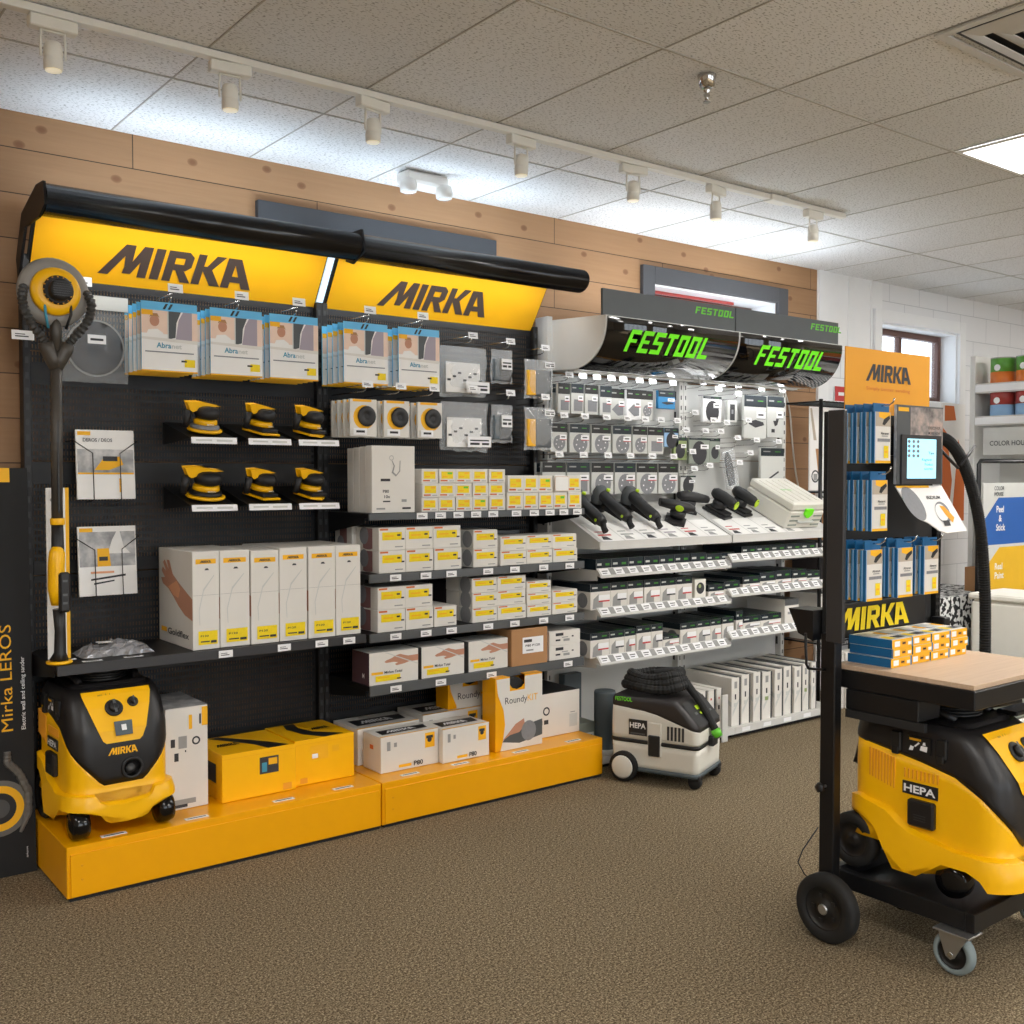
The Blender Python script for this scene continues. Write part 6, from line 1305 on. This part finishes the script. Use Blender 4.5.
# black ribbed hose arching down behind the worktop
t = thing('suction_hose', 'long black ribbed hose arching down the right of the cart into the vacuum', 'hose', (3.6, 2.12, 1))
Q = [(930, 438), (943, 437), (955, 447), (966, 468), (975, 498), (981, 530), (984, 570), (985.5, 610), (985, 655)]
P_ = [at(a, b_, 2.17)-Vector((3.6, 2.12, 1)) for a, b_ in Q]; P_ += [Vector((P_[-1].x-.01, .04, P_[-1].z-.15)), Vector((P_[-1].x-.15, .04, P_[-1].z-.3)), Vector((-.35, .0, -.34)), Vector((-.42, -.0, -.5))]
def smooth(P, n=3):
    for _ in range(n):
        Qn = [P[0]]
        for a, b_ in zip(P[:-1], P[1:]): Qn += [a.lerp(b_, .25), a.lerp(b_, .75)]
        P = Qn+[P[-1]]
    return P
P_ = smooth([Vector(p) for p in P_], 3)
g = G(); g.tube(P_, .024, 'rubber', 12, ribs=4, rib=.16); g.build('hose', t)
g = G(); g.tube([at(938, 447, 2.13)-Vector((3.6, 2.12, 1)), at(952, 462, 2.13)-Vector((3.6, 2.12, 1)), at(958, 468, 2.13)-Vector((3.6, 2.12, 1))], .006, 'black_metal', 8); g.tube([at(960, 466, 2.13)-Vector((3.6, 2.12, 1)), at(975, 446, 2.13)-Vector((3.6, 2.12, 1))], .006, 'black_metal', 8); g.build('hose_arm', t)

# ============================================================ FAR RIGHT CORNER
# black wire shelving beyond the white rack
t = thing('wire_shelving', 'black wire shelving unit against the board wall between the white rack and the cart', 'shelving', (5.68, 4.1, 0))
for x in (0, .78):
    for y in (0, .3):
        g = G(); g.tube([(x, y, 0), (x, y, 2.0)], .0125, 'black_metal', 10); g.build('post', t)
for z in (1.985, 1.40, 1.08, .78, .42):
    g = G(); g.tube([(0, 0, z), (.78, 0, z), (.78, .3, z), (0, .3, z), (0, 0, z)], .005, 'black_metal', 6)
    g.tube([(0, 0, z-.03), (.78, 0, z-.03)], .004, 'black_metal', 6)
    for k in range(20): g.tube([(.04*k+.01, 0, z+.004), (.04*k+.01, .3, z+.004)], .0025, 'slate', 5, cap=False)
    for k in range(19): g.tube([(.04*k+.01, 0, z), (.04*k+.03, 0, z-.03)], .002, 'slate', 5, cap=False)
    g.build('wire_shelf', t)
carton('poster_card', 'white poster card with slanted brown stripe leaning on the black wire shelving', 'poster', None, 5.77, 5.98, 4.25, 4.26, 1.41, 1.965, 'paper', [('F', ('p', [(.0, .98), (.1, .98), (.35, .6), (.2, .6)], 'wall_beige')), ('F', ('p', [(.3, .5), (.5, .5), (.6, .2), (.45, .2)], 'kraft')), ('F', ('c', .3, .17, .2, 'dark_print')), ('F', ('c', .3, .17, .15, 'paper')), ('F', ('r', .2, .12, .4, .2, 'grey_print'))])
carton('storage_box', 'white box with black drawing low on the black wire shelving', 'box', None, 5.72, 5.95, 4.12, 4.36, .43, .74, 'white_carton', [('F', ('c', .5, .5, .25, 'grey_print')), ('F', ('r', .3, .3, .6, .5, 'dark_print'))])
carton('storage_box', 'brown box on the middle of the black wire shelving', 'box', None, 5.74, 6.1, 4.12, 4.36, 1.09, 1.3, 'kraft', [])
carton('storage_box', 'dark box on the black wire shelving below the brown one', 'box', None, 5.74, 6.1, 4.12, 4.36, .79, .97, 'dark_carton', [])
for i, x in enumerate((5.74, 5.83, 5.93)):
    carton('slim_box', 'slim white box low at the foot of the black wire shelving, %s of three' % ('left', 'middle', 'right')[i], 'box', 'slim boxes at the foot of the wire shelving', x, x+.075, 4.0, 4.09, .001, .36, 'white_carton', [('F', ('r', .2, .5, .7, .8, 'grey_print'))])
t = thing('extension_cord', 'thin pale cord hanging down the board wall right of the white rack', 'cord', (0, 0, 0)); g = G()
P_ = smooth([at(a, b_, 4.44) for a, b_ in ((785, 392), (790, 410), (792, 440), (795, 470), (800, 495), (806, 520))], 2); g.tube(P_, .006, 'cord_white', 6); g.build('cord', t)
carton('notice_card', 'small red and white notice on the wall above the black wire shelving', 'notice', None, 6.32, 6.52, 4.447, 4.4535, 1.98, 2.14, 'tag_white', [('F', ('r', 0, .35, 1, 1, 'red')), ('F', ('r', .2, .6, .8, .75, 'tag_white'))])
# orange and white banner under the bright window
t = thing('wall_banner', 'tall orange and white banner on the white wall below the window, behind the hose', 'banner', (7.68, 4.42, 1.15))
g = G(); g.box(0, .34, 0, .01, 0, .93, 'paper'); g.build('sheet', t)
g = G(); g.flat([[(0, 0), (.3, 0), (.45, .35), (.2, .75), (0, .8)], [(.45, 0), (1, 0), (1, .5), (.7, .7), (.6, .4)], [(.1, .85), (.6, .86), (.5, .98), (.1, .98)]], (0, -.001, 0), (.34, 0, 0), (0, 0, .93), 'rust_paper'); g.build('print', t)
# counter with scribble-patterned cloth
t = thing('side_table', 'low table under a black and white scribble-patterned cloth behind the cart', 'table', (6.5, 3.75, 0))
g = G(); g.box(0, .95, 0, .65, .62, .69, 'scribble_cloth', .004); g.box(0, .95, -.005, -.001, .45, .69, 'scribble_cloth'); g.box(-.005, -.001, 0, .65, .45, .69, 'scribble_cloth'); g.build('cloth', t)
for x in (.04, .87):
    for y in (.04, .57): g = G(); g.box(x, x+.04, y, y+.04, 0, .62, 'black_metal'); g.build('leg', t)
carton('storage_box', 'tan box on the patterned table against the white wall', 'box', None, 7.1, 7.3, 3.7, 3.9, .691, .86, 'kraft', [])
# white paint shelving running toward the camera
t = thing('paint_shelving', 'white shelving unit full of paint cans at the right edge', 'shelving', (7.5, 2.9, 0))
g = G(); g.box(0, .4, 1.16, 1.2, 0, 2.4, 'white_metal', .003); g.build('end_panel', t)
g = G(); g.box(.38, .4, 0, 1.16, 0, 2.35, 'white_metal'); g.build('back_panel', t)
for z in (2.19, 1.95, 1.3, .8, .3):
    g = G(); g.box(0, .375, 0, 1.155, z-.07, z, 'white_metal', .002); s_ = g.build('shelf', t)
    g = G(); g.box(-.004, -.0005, 0, 1.155, z-.06, z-.01, 'trim_white'); g.build('shelf_edge', s_)
def can(lab, x, y, z, c1_, c2_):
    t = thing('paint_can', lab, 'paint can', (x, y, z), 0, 'paint cans on the white shelving')
    g = G(); g.lathe([(.083, 0), (.085, .004), (.085, .08)], c2_, seg=24); g.lathe([(.085, .08), (.085, .175), (.082, .178)], c1_, seg=24); g.build('body', t)
    g = G(); g.lathe([(.086, .178), (.086, .186), (.078, .186), (.076, .181)], 'steel', seg=24); g.build('lid', t)
    g = G(); g.lathe([(.0853, .06), (.0856, .062), (.0856, .13), (.0853, .132)], 'tag_white', seg=24) if 0 else g.flat([[(math.cos(q*math.pi/6)*.4+.5, math.sin(q*math.pi/6)*.4+.5) for q in range(12)]], (-.0865, .03, .08), (0, -.06, 0), (0, 0, .06), 'tag_white'); g.build('label', t)
for i, y in enumerate((3.9, 3.71, 3.52, 3.33)):
    can('green and orange paint can, upper shelf of white unit, %s from far end' % ('first', 'second', 'third', 'fourth')[i], 7.6, y, 2.191, 'can_green', 'can_orange')
    can('dark red paint can, lower shelf of white unit, %s from far end' % ('first', 'second', 'third', 'fourth')[i], 7.6, y, 1.951-.0, 'can_red', 'pale_blue')
t = thing('sign_board', 'white sign board with grey COLOR HOUSE lettering on the paint shelving', 'sign', (7.49, 3.98, 1.66))
g = G(); g.box(-.01, 0, -.9, 0, 0, .2, 'pale_grey', .002); g.build('board', t); g = G(); g.text('COLOR HOUSE', (-.0115, -.05, .07), (0, -1, 0), (0, 0, 1), .035, 'charcoal', .02, w=.3); g.build('lettering', t)
# colour-house standee
t = thing('paint_standee', 'standee with blue, yellow and orange panels lettered Peel and Stick, Real Paint', 'standee', (6.78, 3.6, .4))
w = .8
g = G(); g.box(0, w, 0, .03, -.399, 1.06, 'pale_grey', .002); g.build('board', t)
I3 = (Vector((1, 0, 0)), Vector((0, 0, 1)))
g = G(); g.flat([[(0, .64), (w, .64), (w, .96), (.2, .96), (0, .8)]], (0, -.001, 0), *I3, 'blue_paper'); g.build('blue_panel', t)
g = G(); g.flat([[(0, .28), (w, .28), (w, .62), (.22, .62), (0, .46)]], (0, -.001, 0), *I3, 'gold_paper'); g.build('yellow_panel', t)
g = G(); g.flat([[(0, -.05), (w, -.05), (w, .26), (.22, .26), (0, .1)]], (0, -.001, 0), *I3, 'rust_paper'); g.build('orange_panel', t)
for s_, x, z, h_ in (('COLOR\nHOUSE', .14, 1.01, .028), ('Peel\n  &\nStick', .17, .86, .045), ('Real\nPaint', .16, .47, .045), ('Move\n  It', .16, .12, .045)):
    g = G(); g.text(s_, (x, -.002, z), (1, 0, 0), (0, 0, 1), h_, 'charcoal' if z > .9 else 'paper', .02); g.build('lettering', t)
t = thing('clothes_rail', 'black metal tube frame in front of the coloured standee', 'metal frame', (6.25, 3.35, 0))
g = G(); g.tube([(0, 0, 0), (0, 0, 1.58), (.02, 0, 1.6), (.9, -.2, 1.6), (.92, -.2, 1.58), (.92, -.2, 0)], .014, 'black_metal', 10); g.build('tube_frame', t)
g = G(); g.tube([(0, 0, .2), (.92, -.2, .2)], .01, 'black_metal', 8); g.build('cross_bar', t)
t = thing('storage_bin', 'pale beige lidded bin on dark cases at the right edge', 'bin', (5.98, 2.9, .44))
g = G(); g.box(0, .4, 0, .35, .0, .33, 'beige_plastic', .02); g.build('body', t); g = G(); g.box(-.01, .41, -.01, .36, .332, .37, 'beige_plastic', .01); g.build('lid', t)
for k, (z, m_) in enumerate(((.0, 'ct_white'), (.15, 'sage'), (.295, 'tool_black'))):
    t = thing('tool_case', 'stacked tool case under the beige bin at the right edge, %s one' % ('bottom', 'middle', 'dark top')[k], 'tool case', (5.72, 2.85, z+.001), 0, 'tool cases stacked at the right edge')
    g = G(); g.box(0, .55, 0, .42, 0, .143, m_, .008); g.build('case_body', t); g = G(); g.box(.22, .34, -.012, -.0005, .05, .12, 'green', .003); g.build('latch', t)
SC.view_settings.view_transform = 'Standard'; SC.view_settings.look = 'None'; SC.view_settings.gamma = 1; SC.view_settings.use_curve_mapping = False
SC.view_settings.exposure = 0.32
